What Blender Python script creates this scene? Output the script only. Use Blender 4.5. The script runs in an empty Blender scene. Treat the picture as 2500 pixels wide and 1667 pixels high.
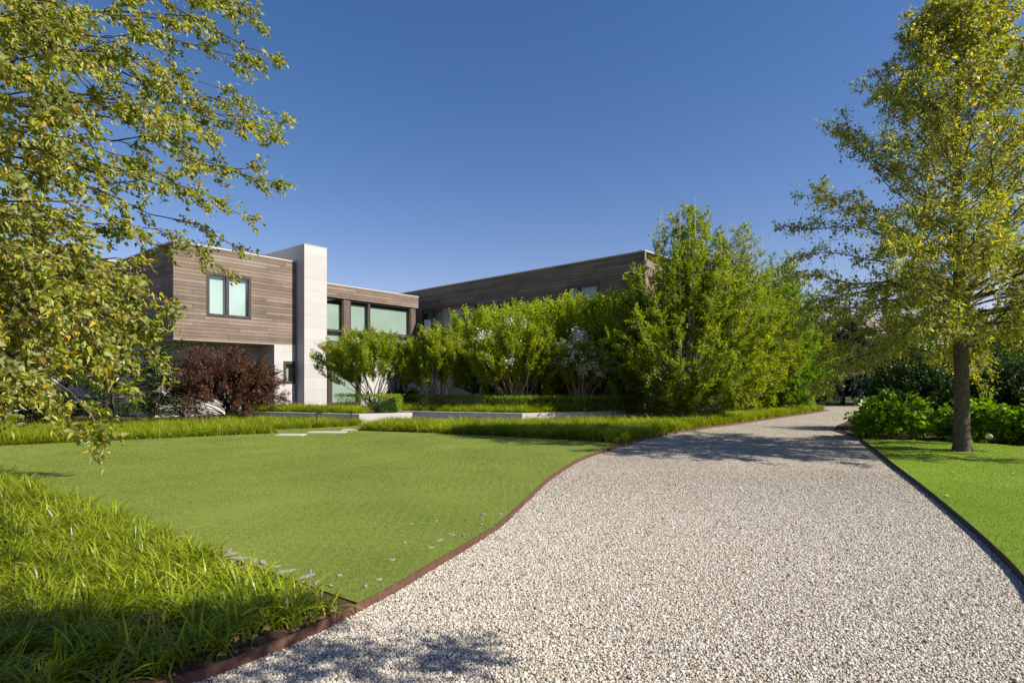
import bpy, math, random
import numpy as np
from mathutils import Vector
from mathutils.geometry import tessellate_polygon

R = np.random.default_rng(7)
random.seed(7)
scn = bpy.context.scene
COL = scn.collection
rad = math.radians

# ------------------------------------------------------------------ camera, sky, sun, exposure
FPX, CX, HY, HC = 1410.0, 1250.0, 930.0, 1.6      # focal length, centre and horizon of the 2500 px photograph, eye height
K = 2500.0 / 2352.0

cd = bpy.data.cameras.new("camera")
cam = bpy.data.objects.new("camera", cd)
COL.objects.link(cam)
cam.location = (0, 0, HC)
cam.rotation_euler = (rad(90), 0, 0)
cd.sensor_width = 36
cd.lens = FPX / 2500 * 36
cd.shift_y = -(833.5 - HY) / 2500.0
cd.clip_end = 2000
scn.camera = cam

SUN_EL, SUN_AZ = rad(40), rad(110.5)               # azimuth clockwise from +Y
S = Vector((math.sin(SUN_AZ) * math.cos(SUN_EL), math.cos(SUN_AZ) * math.cos(SUN_EL), math.sin(SUN_EL)))
w = bpy.data.worlds.new("World")
scn.world = w
w.use_nodes = True
nt = w.node_tree
sky = nt.nodes.new("ShaderNodeTexSky")
sky.sky_type = 'NISHITA'
sky.sun_disc = False
sky.sun_elevation = SUN_EL
sky.sun_rotation = SUN_AZ
sky.air_density = 1.0
sky.dust_density = 0.3
sky.ozone_density = 3.0
shs = nt.nodes.new("ShaderNodeHueSaturation")
shs.inputs["Saturation"].default_value = 1.28
nt.links.new(sky.outputs[0], shs.inputs["Color"])
stint = nt.nodes.new("ShaderNodeMixRGB")            # clear, slightly violet blue of the photographed sky
stint.blend_type = 'MULTIPLY'
stint.inputs[0].default_value = 1
stint.inputs[2].default_value = (1.25, .835, .84, 1)
nt.links.new(shs.outputs[0], stint.inputs[1])
nt.links.new(stint.outputs[0], nt.nodes["Background"].inputs[0])
nt.nodes["Background"].inputs[1].default_value = 0.076
sl = bpy.data.lights.new("sun", 'SUN')
sl.energy = 4.1
sl.angle = rad(0.5)
sl.color = (1.0, 0.93, 0.82)
so = bpy.data.objects.new("sun", sl)
COL.objects.link(so)
so.rotation_euler = S.to_track_quat('Z', 'Y').to_euler()
so.location = (20, -5, 30)
scn.view_settings.view_transform = 'Standard'
scn.view_settings.look = 'None'
scn.view_settings.exposure = 1.0
scn.view_settings.gamma = 1
scn.cycles.max_bounces = 8
scn.cycles.transparent_max_bounces = 12
scn.cycles.use_denoising = True

# ------------------------------------------------------------------ helpers
def G(px, py, z=0.0):
    "ground point (height z) seen at a pixel of the photograph"
    d = (HC - z) * FPX / (py - HY)
    return np.array([(px - CX) / FPX * d, d, z])

def GD(px, py, z=0.0):
    return G(px * K, py * K, z)

def AT(px, py, d):
    return np.array([(px - CX) / FPX * d, d, HC + (HY - py) / FPX * d])

def ATD(px, py, d):
    return AT(px * K, py * K, d)

def tag(o, label=None, cat=None, group=None, kind=None):
    if label: o["label"] = label
    if cat: o["category"] = cat
    if group: o["group"] = group
    if kind: o["kind"] = kind
    return o

def empty(name, loc, label, cat, group=None):
    o = bpy.data.objects.new(name, None)
    COL.objects.link(o)
    o.location = [float(c) for c in loc]
    o.empty_display_size = 0.3
    return tag(o, label, cat, group)

def mk(name, V, F, m, parent=None, attrs=None, smooth=False, org=None, matidx=None):
    "one mesh object out of numpy arrays; F is (m,3) or (m,4); world coordinates"
    V = np.asarray(V, dtype=np.float64)
    F = np.asarray(F, dtype=np.int32)
    k = F.shape[1]
    o0 = np.zeros(3)
    if parent is not None:
        p = parent
        while p is not None:
            o0 = o0 + np.array(p.location)
            p = p.parent
    elif org is not None:
        o0 = np.asarray(org, float)
    V = V - o0
    me = bpy.data.meshes.new(name)
    me.vertices.add(len(V))
    me.vertices.foreach_set("co", V.astype(np.float32).ravel())
    me.loops.add(F.size)
    me.loops.foreach_set("vertex_index", F.ravel())
    me.polygons.add(len(F))
    me.polygons.foreach_set("loop_start", np.arange(0, F.size, k, dtype=np.int32))
    me.polygons.foreach_set("loop_total", np.full(len(F), k, dtype=np.int32))
    if smooth:
        me.polygons.foreach_set("use_smooth", np.ones(len(F), dtype=bool))
    if matidx is not None:
        me.polygons.foreach_set("material_index", np.asarray(matidx, dtype=np.int32))
    me.update(calc_edges=True)
    for an, av in (attrs or {}).items():
        a = me.attributes.new(an, 'FLOAT', 'FACE')
        a.data.foreach_set("value", np.asarray(av, dtype=np.float32))
    for mm in (m if isinstance(m, (list, tuple)) else [m]):
        me.materials.append(mm)
    o = bpy.data.objects.new(name, me)
    COL.objects.link(o)
    if parent is not None:
        o.parent = parent
    elif org is not None:
        o.location = [float(c) for c in org]
    return o

class MB:
    "collects boxes and quads (with wall-aligned UVs) and links them as one mesh object"
    def __init__(s):
        s.v, s.f = [], []
    def quad(s, a, b, c, d):
        n = len(s.v)
        s.v += [tuple(map(float, p)) for p in (a, b, c, d)]
        s.f.append((n, n + 1, n + 2, n + 3))
    def hexa(s, p):
        "8 corners: bottom ring 0-3 counter-clockwise, top ring 4-7"
        for q in ((3, 2, 1, 0), (4, 5, 6, 7), (0, 1, 5, 4), (1, 2, 6, 5), (2, 3, 7, 6), (3, 0, 4, 7)):
            s.quad(*[p[i] for i in q])
    def box(s, fr, u0, u1, v0, v1, z0, z1):
        s.hexa([fr(u0, v0, z0), fr(u1, v0, z0), fr(u1, v1, z0), fr(u0, v1, z0),
                fr(u0, v0, z1), fr(u1, v0, z1), fr(u1, v1, z1), fr(u0, v1, z1)])
    def prism(s, pts, z0, z1):
        "vertical prism over a counter-clockwise outline"
        n = len(pts)
        for i in range(n):
            a, b = pts[i], pts[(i + 1) % n]
            s.quad((a[0], a[1], z0), (b[0], b[1], z0), (b[0], b[1], z1), (a[0], a[1], z1))
        for t in tessellate_polygon([[Vector((p[0], p[1], 0)) for p in pts]]):
            a, b, c = [pts[i] for i in t]
            s.v += [(a[0], a[1], z1), (b[0], b[1], z1), (c[0], c[1], z1)]
            k = len(s.v)
            s.f.append((k - 3, k - 2, k - 1))
    def build(s, name, m, parent=None, org=None, bevel=0.0):
        o0 = Vector((0, 0, 0))
        p = parent
        while p is not None:
            o0 += p.location
            p = p.parent
        if parent is None and org is not None:
            o0 = Vector(org)
        me = bpy.data.meshes.new(name)
        me.from_pydata([tuple(Vector(v) - o0) for v in s.v], [], s.f)
        uv = me.uv_layers.new(name="UVMap")
        for poly in me.polygons:
            n = poly.normal
            h = Vector((-n.y, n.x, 0))
            if abs(n.z) < 0.9 and h.length > 1e-6:
                h.normalize()
                for li in poly.loop_indices:
                    c = me.vertices[me.loops[li].vertex_index].co + o0
                    uv.data[li].uv = (c.x * h.x + c.y * h.y, c.z)
            else:
                for li in poly.loop_indices:
                    c = me.vertices[me.loops[li].vertex_index].co + o0
                    uv.data[li].uv = (c.x, c.y)
        me.materials.append(m)
        o = bpy.data.objects.new(name, me)
        COL.objects.link(o)
        if parent is not None:
            o.parent = parent
        elif org is not None:
            o.location = org
        if bevel:
            b = o.modifiers.new("bevel", 'BEVEL')
            b.width = bevel
            b.segments = 2
            wl = o.modifiers.new("weld", 'WELD')
            o.modifiers.move(1, 0)
        return o

def sheet(name, pts, z, m, label=None, kind='structure', cat=None):
    tris = tessellate_polygon([[Vector((p[0], p[1], 0)) for p in pts]])
    V = np.array([[p[0], p[1], z] for p in pts])
    F = []
    for t in tris:
        a, b, c = V[list(t)]
        n = np.cross(b - a, c - a)
        F.append(t if n[2] > 0 else t[::-1])
    o = mk(name, V, np.array(F), m)
    return tag(o, label, cat, kind=kind)

def inside(P, poly):
    x, y = P[:, 0], P[:, 1]
    c = np.zeros(len(P), bool)
    n = len(poly)
    for i in range(n):
        x0, y0 = poly[i][:2]
        x1, y1 = poly[(i + 1) % n][:2]
        if y0 == y1: continue
        t = ((y0 > y) != (y1 > y)) & (x < (x1 - x0) * (y - y0) / (y1 - y0) + x0)
        c ^= t
    return c

def sample(poly, n):
    a = np.array([p[:2] for p in poly])
    lo, hi = a.min(0), a.max(0)
    out = np.zeros((0, 2))
    while len(out) < n:
        P = lo + R.random((n * 2, 2)) * (hi - lo)
        out = np.vstack([out, P[inside(P, poly)]])
    return out[:n]

def smooth_line(pts, per=8):
    "Catmull-Rom through 2-D or 3-D points"
    p = np.array([q for q in pts], float)
    p = np.vstack([2 * p[0] - p[1], p, 2 * p[-1] - p[-2]])
    out = []
    for i in range(1, len(p) - 2):
        for t in np.linspace(0, 1, per, endpoint=False):
            a, b, c, d = p[i - 1], p[i], p[i + 1], p[i + 2]
            out.append(0.5 * ((2 * b) + (-a + c) * t + (2 * a - 5 * b + 4 * c - d) * t * t + (-a + 3 * b - 3 * c + d) * t ** 3))
    out.append(p[-2])
    return np.array(out)

def norm(a):
    return a / np.maximum(np.linalg.norm(a, axis=-1, keepdims=True), 1e-9)

def rnd_dir(n):
    return norm(R.normal(size=(n, 3)))

# --- many copies of a small template
def scatter(TV, TF, P, D, N, SC):
    "template y axis along D, z axis near N"
    y = norm(D)
    x = norm(np.cross(y, N))
    z = np.cross(x, y)
    SC = np.asarray(SC, float)
    if SC.ndim == 1: SC = np.repeat(SC[:, None], 3, 1)
    k = len(TV)
    T = TV[None] * SC[:, None, :]
    V = P[:, None, :] + T[..., 0:1] * x[:, None] + T[..., 1:2] * y[:, None] + T[..., 2:3] * z[:, None]
    F = TF[None] + (np.arange(len(P)) * k)[:, None, None]
    return V.reshape(-1, 3), F.reshape(-1, TF.shape[1])

LEAF_HEART = (np.array([[0, 0, 0], [.33, .04, .16], [.40, .42, .24], [.04, 1.0, -.34], [-.40, .42, .24], [-.33, .04, .16], [0, .45, -.04]], float),
              np.array([[0, 1, 2, 6], [6, 2, 3, 4], [0, 6, 4, 5]]))
LEAF_CURL = (np.array([[0, 0, 0], [.20, .08, .22], [.22, .40, .34], [.10, .92, -.10], [-.22, .40, .34], [-.20, .08, .22], [0, .45, -.06]], float),
             np.array([[0, 1, 2, 6], [6, 2, 3, 4], [0, 6, 4, 5]]))
LEAF_FOLD = (np.array([[0, 0, 0], [.28, .45, .10], [0, 1.0, -.12], [-.28, .45, .10]], float), np.array([[0, 1, 2, 3]]))
LEAF_BIG = (np.array([[0, 0, 0], [.33, .25, .08], [.30, .62, .02], [0, 1.0, -.25], [-.30, .62, .02], [-.33, .25, .08], [0, .5, -.06]], float),
            np.array([[0, 1, 2, 6], [6, 2, 3, 4], [0, 6, 4, 5]]))

def leaves(name, P, D, size, tpl, m, parent, up=0.6, jit=0.5, rb=None):
    n = len(P)
    N = rnd_dir(n) * 0.9 + np.array([0, 0, up])
    D = norm(norm(D) + rnd_dir(n) * jit)
    V, F = scatter(tpl[0], tpl[1], P, D, N, size)
    r = R.random(n) if rb is None else np.clip(rb + R.normal(0, .16, n), 0, 1)
    return mk(name, V, F, m, parent, {"rnd": np.repeat(r, len(tpl[1]))})

class Tubes:
    def __init__(s):
        s.V, s.F, s.n = [], [], 0
    def add(s, pts, rr, sides=5):
        pts = np.asarray(pts, float)
        rr = np.asarray(rr, float)
        t = norm(np.gradient(pts, axis=0))
        ref = np.array([0.31, 0.17, 0.93]) if abs(t[0][2]) < .8 else np.array([0.9, 0.3, 0.1])
        a = norm(np.cross(t, ref))
        b = np.cross(t, a)
        th = np.arange(sides) * 2 * np.pi / sides
        ring = pts[:, None] + rr[:, None, None] * (np.cos(th)[None, :, None] * a[:, None] + np.sin(th)[None, :, None] * b[:, None])
        n = len(pts)
        i = np.arange(n - 1)[:, None] * sides
        j = np.arange(sides)[None]
        j2 = (j + 1) % sides
        F = np.stack([i + j, i + j2, i + sides + j2, i + sides + j], -1).reshape(-1, 4) + s.n
        s.V.append(ring.reshape(-1, 3))
        s.F.append(F)
        s.n += n * sides
    def build(s, name, m, parent):
        return mk(name, np.vstack(s.V), np.vstack(s.F), m, parent, smooth=True)

def sticks(P0, P1, r):
    "many thin three-sided twigs at once"
    d = norm(P1 - P0)
    a = norm(np.cross(d, np.array([.3, .2, .9])))
    b = np.cross(d, a)
    n = len(P0)
    V = np.zeros((n, 6, 3))
    for k in range(3):
        o = (math.cos(k * 2.094) * a + math.sin(k * 2.094) * b)
        V[:, k] = P0 + o * np.reshape(r, (-1, 1))
        V[:, 3 + k] = P1 + o * np.reshape(r, (-1, 1)) * .4
    T = np.array([[0, 1, 4, 3], [1, 2, 5, 4], [2, 0, 3, 5]])
    F = T[None] + (np.arange(n) * 6)[:, None, None]
    return V.reshape(-1, 3), F.reshape(-1, 4)

# ------------------------------------------------------------------ materials
def newmat(name):
    m = bpy.data.materials.new(name)
    m.use_nodes = True
    t = m.node_tree
    t.nodes.clear()
    out = t.nodes.new("ShaderNodeOutputMaterial")
    return m, t, out

def nd(t, ty, **kw):
    n = t.nodes.new(ty)
    for k, v in kw.items():
        if k.startswith("i_"):
            n.inputs[k[2:].replace("_", " ")].default_value = v
        else:
            setattr(n, k, v)
    return n

def ramp(t, fac, stops, interp='LINEAR'):
    r = t.nodes.new("ShaderNodeValToRGB")
    r.color_ramp.interpolation = interp
    e = r.color_ramp.elements
    while len(e) > 1: e.remove(e[-1])
    e[0].position, e[0].color = stops[0][0], (*stops[0][1], 1)
    for p, c in stops[1:]:
        q = e.new(p)
        q.color = (*c, 1)
    t.links.new(fac, r.inputs[0])
    return r.outputs[0]

def foliage(name, stops, trans=0.4, rough=0.5, spec=0.35, back=None, noise=1.2, tcol=1.25):
    m, t, out = newmat(name)
    at = nd(t, "ShaderNodeAttribute", attribute_name="rnd")
    col = ramp(t, at.outputs["Fac"], stops)
    ob = nd(t, "ShaderNodeTexCoord")
    nz = nd(t, "ShaderNodeTexNoise", i_Scale=noise, i_Detail=2.0)
    t.links.new(ob.outputs["Object"], nz.inputs["Vector"])
    hs = nd(t, "ShaderNodeHueSaturation")
    mr = nd(t, "ShaderNodeMapRange")
    mr.inputs["From Min"].default_value, mr.inputs["From Max"].default_value = .3, .7
    mr.inputs["To Min"].default_value, mr.inputs["To Max"].default_value = .75, 1.25
    t.links.new(nz.outputs["Fac"], mr.inputs["Value"])
    t.links.new(mr.outputs[0], hs.inputs["Value"])
    t.links.new(col, hs.inputs["Color"])
    c = hs.outputs[0]
    if back is not None:
        ge = nd(t, "ShaderNodeNewGeometry")
        mx = nd(t, "ShaderNodeMixRGB")
        mx.inputs[2].default_value = (*back, 1)
        t.links.new(ge.outputs["Backfacing"], mx.inputs[0])
        t.links.new(c, mx.inputs[1])
        c = mx.outputs[0]
    p = nd(t, "ShaderNodeBsdfPrincipled")
    p.inputs["Roughness"].default_value = rough
    p.inputs["Specular IOR Level"].default_value = spec
    t.links.new(c, p.inputs["Base Color"])
    tr = nd(t, "ShaderNodeBsdfTranslucent")
    h2 = nd(t, "ShaderNodeHueSaturation")
    h2.inputs["Value"].default_value = tcol
    h2.inputs["Saturation"].default_value = 1.1
    t.links.new(hs.outputs[0], h2.inputs["Color"])
    t.links.new(h2.outputs[0], tr.inputs[0])
    mix = nd(t, "ShaderNodeMixShader")
    mix.inputs[0].default_value = trans
    t.links.new(p.outputs[0], mix.inputs[1])
    t.links.new(tr.outputs[0], mix.inputs[2])
    t.links.new(mix.outputs[0], out.inputs[0])
    return m

def simple(name, col, rough=0.6, spec=0.4, noise=None, amp=0.15, bump=0.0, metal=0.0, coords="Object"):
    m, t, out = newmat(name)
    p = nd(t, "ShaderNodeBsdfPrincipled")
    p.inputs["Base Color"].default_value = (*col, 1)
    p.inputs["Roughness"].default_value = rough
    p.inputs["Specular IOR Level"].default_value = spec
    p.inputs["Metallic"].default_value = metal
    if noise:
        tc = nd(t, "ShaderNodeTexCoord")
        nz = nd(t, "ShaderNodeTexNoise", i_Scale=noise, i_Detail=6.0, i_Roughness=.65)
        t.links.new(tc.outputs[coords], nz.inputs["Vector"])
        lo = tuple(c * (1 - amp) for c in col)
        hi = tuple(min(1, c * (1 + amp)) for c in col)
        t.links.new(ramp(t, nz.outputs["Fac"], [(.3, lo), (.7, hi)]), p.inputs["Base Color"])
        if bump:
            b = nd(t, "ShaderNodeBump", i_Strength=bump, i_Distance=0.02)
            t.links.new(nz.outputs["Fac"], b.inputs["Height"])
            t.links.new(b.outputs[0], p.inputs["Normal"])
    t.links.new(p.outputs[0], out.inputs[0])
    return m

def m_cladding():
    m, t, out = newmat("weathered_boards")
    uv = nd(t, "ShaderNodeUVMap")
    br = nd(t, "ShaderNodeTexBrick")
    br.offset, br.offset_frequency = 0.37, 2
    br.inputs["Color1"].default_value = (0, 0, 0, 1)
    br.inputs["Color2"].default_value = (1, 1, 1, 1)
    br.inputs["Mortar"].default_value = (.5, .5, .5, 1)
    br.inputs["Scale"].default_value = 1
    br.inputs["Mortar Size"].default_value = 0.008
    br.inputs["Mortar Smooth"].default_value = 0.3
    br.inputs["Brick Width"].default_value = 3.3
    br.inputs["Row Height"].default_value = 0.1525
    # let the joint of every row wander
    sx = nd(t, "ShaderNodeSeparateXYZ")
    t.links.new(uv.outputs[0], sx.inputs[0])
    dv = nd(t, "ShaderNodeMath", operation='DIVIDE'); dv.inputs[1].default_value = 0.1525
    fl = nd(t, "ShaderNodeMath", operation='FLOOR')
    t.links.new(sx.outputs[1], dv.inputs[0]); t.links.new(dv.outputs[0], fl.inputs[0])
    wn = nd(t, "ShaderNodeTexWhiteNoise", noise_dimensions='1D')
    t.links.new(fl.outputs[0], wn.inputs["W"])
    ml = nd(t, "ShaderNodeMath", operation='MULTIPLY_ADD'); ml.inputs[1].default_value = 5.0
    t.links.new(wn.outputs["Value"], ml.inputs[0]); t.links.new(sx.outputs[0], ml.inputs[2])
    cb = nd(t, "ShaderNodeCombineXYZ")
    t.links.new(ml.outputs[0], cb.inputs[0]); t.links.new(sx.outputs[1], cb.inputs[1])
    t.links.new(cb.outputs[0], br.inputs["Vector"])
    mp = nd(t, "ShaderNodeMapping"); mp.inputs["Scale"].default_value = (1.1, 22, 1)
    t.links.new(cb.outputs[0], mp.inputs[0])
    nz = nd(t, "ShaderNodeTexNoise", i_Scale=1.6, i_Detail=8.0, i_Roughness=.7)
    t.links.new(mp.outputs[0], nz.inputs["Vector"])
    st = nd(t, "ShaderNodeTexNoise", i_Scale=0.9, i_Detail=4.0)
    t.links.new(uv.outputs[0], st.inputs["Vector"])
    a1 = nd(t, "ShaderNodeMath", operation='MULTIPLY_ADD'); a1.inputs[1].default_value = 0.30
    t.links.new(br.outputs["Color"], a1.inputs[0])
    a0 = nd(t, "ShaderNodeMath", operation='MULTIPLY'); a0.inputs[1].default_value = 0.62
    t.links.new(nz.outputs["Fac"], a0.inputs[0]); t.links.new(a0.outputs[0], a1.inputs[2])
    a2 = nd(t, "ShaderNodeMath", operation='MULTIPLY_ADD'); a2.inputs[1].default_value = 0.46
    t.links.new(st.outputs["Fac"], a2.inputs[0]); t.links.new(a1.outputs[0], a2.inputs[2])
    c = ramp(t, a2.outputs[0], [(.28, (.062, .050, .043)), (.46, (.112, .090, .074)), (.60, (.165, .128, .10)), (.72, (.21, .155, .112)), (.9, (.25, .21, .175))])
    mx = nd(t, "ShaderNodeMixRGB")
    mx.inputs[2].default_value = (.04, .032, .028, 1)
    t.links.new(br.outputs["Fac"], mx.inputs[0]); t.links.new(c, mx.inputs[1])
    p = nd(t, "ShaderNodeBsdfPrincipled")
    p.inputs["Roughness"].default_value = .75
    p.inputs["Specular IOR Level"].default_value = .25
    t.links.new(mx.outputs[0], p.inputs["Base Color"])
    hh = nd(t, "ShaderNodeMath", operation='MULTIPLY_ADD'); hh.inputs[1].default_value = -1.0
    t.links.new(br.outputs["Fac"], hh.inputs[0]); t.links.new(a0.outputs[0], hh.inputs[2])
    b = nd(t, "ShaderNodeBump", i_Strength=.7, i_Distance=.02)
    t.links.new(hh.outputs[0], b.inputs["Height"]); t.links.new(b.outputs[0], p.inputs["Normal"])
    t.links.new(p.outputs[0], out.inputs[0])
    return m

def m_stone(name, col=(.72, .69, .62), rowh=0.6, width=40.0):
    m, t, out = newmat(name)
    uv = nd(t, "ShaderNodeUVMap")
    br = nd(t, "ShaderNodeTexBrick")
    br.offset = .5
    br.inputs["Color1"].default_value = (*[c * .94 for c in col], 1)
    br.inputs["Color2"].default_value = (*[min(.85, c * 1.04) for c in col], 1)
    br.inputs["Mortar"].default_value = (*[c * .80 for c in col], 1)
    br.inputs["Scale"].default_value = 1
    br.inputs["Mortar Size"].default_value = .007
    br.inputs["Brick Width"].default_value = width
    br.inputs["Row Height"].default_value = rowh
    t.links.new(uv.outputs[0], br.inputs["Vector"])
    nz = nd(t, "ShaderNodeTexNoise", i_Scale=2.2, i_Detail=7.0, i_Roughness=.6)
    t.links.new(uv.outputs[0], nz.inputs["Vector"])
    mx = nd(t, "ShaderNodeMixRGB", blend_type='MULTIPLY'); mx.inputs[0].default_value = 1
    t.links.new(br.outputs["Color"], mx.inputs[1])
    t.links.new(ramp(t, nz.outputs["Fac"], [(.3, (.93, .92, .90)), (.65, (1, 1, 1))]), mx.inputs[2])
    p = nd(t, "ShaderNodeBsdfPrincipled")
    p.inputs["Roughness"].default_value = .8
    p.inputs["Specular IOR Level"].default_value = .25
    t.links.new(mx.outputs[0], p.inputs["Base Color"])
    b = nd(t, "ShaderNodeBump", i_Strength=.35, i_Distance=.01)
    b.invert = True
    t.links.new(br.outputs["Fac"], b.inputs["Height"]); t.links.new(b.outputs[0], p.inputs["Normal"])
    t.links.new(p.outputs[0], out.inputs[0])
    return m

def m_glass():
    m, t, out = newmat("window_glass")
    lw = nd(t, "ShaderNodeLayerWeight"); lw.inputs[0].default_value = .5
    pw = nd(t, "ShaderNodeMath", operation='POWER'); pw.inputs[1].default_value = 4.0
    t.links.new(lw.outputs["Facing"], pw.inputs[0])
    fr = nd(t, "ShaderNodeMath", operation='MULTIPLY_ADD'); fr.inputs[1].default_value = .85; fr.inputs[2].default_value = .13
    t.links.new(pw.outputs[0], fr.inputs[0])
    tr = nd(t, "ShaderNodeBsdfTransparent"); tr.inputs[0].default_value = (.83, .94, .90, 1)
    gl = nd(t, "ShaderNodeBsdfGlossy"); gl.inputs["Roughness"].default_value = .01
    mx = nd(t, "ShaderNodeMixShader")
    t.links.new(fr.outputs[0], mx.inputs[0]); t.links.new(tr.outputs[0], mx.inputs[1]); t.links.new(gl.outputs[0], mx.inputs[2])
    t.links.new(mx.outputs[0], out.inputs[0])
    return m

def m_gravel(name, bump):
    m, t, out = newmat(name)
    tc = nd(t, "ShaderNodeTexCoord")
    vo = nd(t, "ShaderNodeTexVoronoi", i_Scale=44.0)
    t.links.new(tc.outputs["Object"], vo.inputs["Vector"])
    sp = nd(t, "ShaderNodeSeparateColor")
    t.links.new(vo.outputs["Color"], sp.inputs[0])
    c = ramp(t, sp.outputs[0], GRAVEL_STOPS)
    nz = nd(t, "ShaderNodeTexNoise", i_Scale=.55, i_Detail=5.0, i_Roughness=.6)
    t.links.new(tc.outputs["Object"], nz.inputs["Vector"])
    mx = nd(t, "ShaderNodeMixRGB", blend_type='MULTIPLY'); mx.inputs[0].default_value = 1
    t.links.new(c, mx.inputs[1])
    t.links.new(ramp(t, nz.outputs["Fac"], [(.3, (.80, .78, .75)), (.7, (1, 1, 1))]), mx.inputs[2])
    n3 = nd(t, "ShaderNodeTexNoise", i_Scale=9.0, i_Detail=6.0, i_Roughness=.8)
    t.links.new(tc.outputs["Object"], n3.inputs["Vector"])
    m3 = nd(t, "ShaderNodeMixRGB", blend_type='MULTIPLY'); m3.inputs[0].default_value = 1
    t.links.new(mx.outputs[0], m3.inputs[1])
    t.links.new(ramp(t, n3.outputs["Fac"], [(.32, (.62, .60, .57)), (.5, (.95, .94, .92)), (.68, (1.18, 1.16, 1.12))]), m3.inputs[2])
    mx = m3
    p = nd(t, "ShaderNodeBsdfPrincipled")
    p.inputs["Roughness"].default_value = .8
    p.inputs["Specular IOR Level"].default_value = .25
    t.links.new(mx.outputs[0], p.inputs["Base Color"])
    b = nd(t, "ShaderNodeBump", i_Strength=bump, i_Distance=.03)
    b.invert = True
    t.links.new(vo.outputs["Distance"], b.inputs["Height"]); t.links.new(b.outputs[0], p.inputs["Normal"])
    t.links.new(p.outputs[0], out.inputs[0])
    return m

GRAVEL_STOPS = [(0.0, (.12, .09, .065)), (.08, (.21, .175, .135)), (.2, (.35, .29, .215)), (.36, (.41, .372, .305)),
                (.55, (.48, .43, .345)), (.75, (.53, .495, .425)), (1.0, (.64, .605, .535))]

def m_stones():
    m, t, out = newmat("gravel_stone")
    at = nd(t, "ShaderNodeAttribute", attribute_name="rnd")
    p = nd(t, "ShaderNodeBsdfPrincipled")
    p.inputs["Roughness"].default_value = .7
    p.inputs["Specular IOR Level"].default_value = .3
    t.links.new(ramp(t, at.outputs["Fac"], GRAVEL_STOPS), p.inputs["Base Color"])
    t.links.new(p.outputs[0], out.inputs[0])
    return m

def m_lawn(name, a, b, c):
    m, t, out = newmat(name)
    tc = nd(t, "ShaderNodeTexCoord")
    n1 = nd(t, "ShaderNodeTexNoise", i_Scale=.45, i_Detail=5.0, i_Roughness=.6)
    n2 = nd(t, "ShaderNodeTexNoise", i_Scale=55.0, i_Detail=3.0, i_Roughness=.7)
    for n in (n1, n2): t.links.new(tc.outputs["Object"], n.inputs["Vector"])
    ad = nd(t, "ShaderNodeMath", operation='MULTIPLY_ADD'); ad.inputs[1].default_value = .5
    t.links.new(n2.outputs["Fac"], ad.inputs[0])
    h = nd(t, "ShaderNodeMath", operation='MULTIPLY'); h.inputs[1].default_value = .5
    t.links.new(n1.outputs["Fac"], h.inputs[0]); t.links.new(h.outputs[0], ad.inputs[2])
    p = nd(t, "ShaderNodeBsdfPrincipled")
    p.inputs["Roughness"].default_value = .8
    p.inputs["Specular IOR Level"].default_value = .15
    t.links.new(ramp(t, ad.outputs[0], [(.35, a), (.5, b), (.65, c)]), p.inputs["Base Color"])
    bu = nd(t, "ShaderNodeBump", i_Strength=.6, i_Distance=.03)
    t.links.new(n2.outputs["Fac"], bu.inputs["Height"]); t.links.new(bu.outputs[0], p.inputs["Normal"])
    t.links.new(p.outputs[0], out.inputs[0])
    return m

M = {}
M['clad'] = m_cladding()
M['stone'] = m_stone("cream_stone", (.468, .460, .438))
M['concrete'] = m_stone("planter_stone", (.50, .485, .45), 3.0, 1.9)
M['trim'] = simple("dark_bronze_frame", (.052, .040, .034), .45, .4, 3, .25)
M['timber'] = simple("dark_timber_post", (.115, .085, .068), .65, .3, 4, .3)
M['coping'] = simple("metal_coping", (.52, .49, .44), .45, .5)
M['soffit'] = simple("soffit_board", (.42, .39, .33), .8, .2)
M['roofing'] = simple("grey_roofing", (.25, .25, .25), .9, .1)
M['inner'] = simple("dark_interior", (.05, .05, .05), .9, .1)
M['blind'] = simple("pale_roller_blind", (.42, .44, .40), .9, .1, .7, .12)
M['white_blind'] = simple("white_roller_blind", (.56, .59, .59), .9, .1, .7, .08)
M['glass'] = m_glass()
M['gravel'] = m_gravel("gravel_ground", .9)
M['stones'] = m_stones()
M['lawn'] = m_lawn("lawn_turf", (.12, .165, .031), (.165, .222, .044), (.205, .265, .060))
M['lawn2'] = m_lawn("side_lawn_turf", (.095, .18, .012), (.14, .235, .016), (.19, .28, .03))
M['soil'] = simple("bark_mulch", (.075, .048, .032), .95, .1, 30, .55, .6)
M['earth'] = m_lawn("rough_ground", (.04, .06, .018), (.06, .08, .022), (.08, .09, .03))
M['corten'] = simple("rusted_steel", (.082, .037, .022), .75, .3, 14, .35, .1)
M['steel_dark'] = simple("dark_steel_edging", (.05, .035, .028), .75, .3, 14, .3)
M['stud'] = simple("concrete_stud", (.25, .24, .215), .85, .2, 20, .2)
M['slab'] = simple("pale_stepping_stone", (.42, .385, .33), .85, .2, 8, .12)
M['metal'] = simple("black_metal", (.02, .02, .02), .4, .5)
M['bark'] = simple("linden_bark", (.105, .085, .062), .9, .15, 18, .45, .7)
M['twig'] = simple("reddish_twig", (.11, .072, .055), .8, .2, 6, .3)
M['pale_bark'] = simple("pale_grey_bark", (.42, .375, .31), .8, .2, 8, .3)
M['crape_bark'] = simple("tan_peeling_bark", (.27, .20, .14), .75, .2, 8, .35)
M['dark_bark'] = simple("dark_bark", (.05, .04, .035), .9, .1, 10, .3)
M['petal'] = foliage("white_petals", [(0, (.62, .56, .52)), (1, (.82, .78, .76))], .3, .8, .1)
M['petal_blue'] = foliage("pale_blue_petals", [(0, (.50, .55, .68)), (1, (.72, .76, .82))], .3, .8, .1)
M['spike'] = simple("lilac_flower_spike", (.42, .36, .44), .8, .1)
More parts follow.
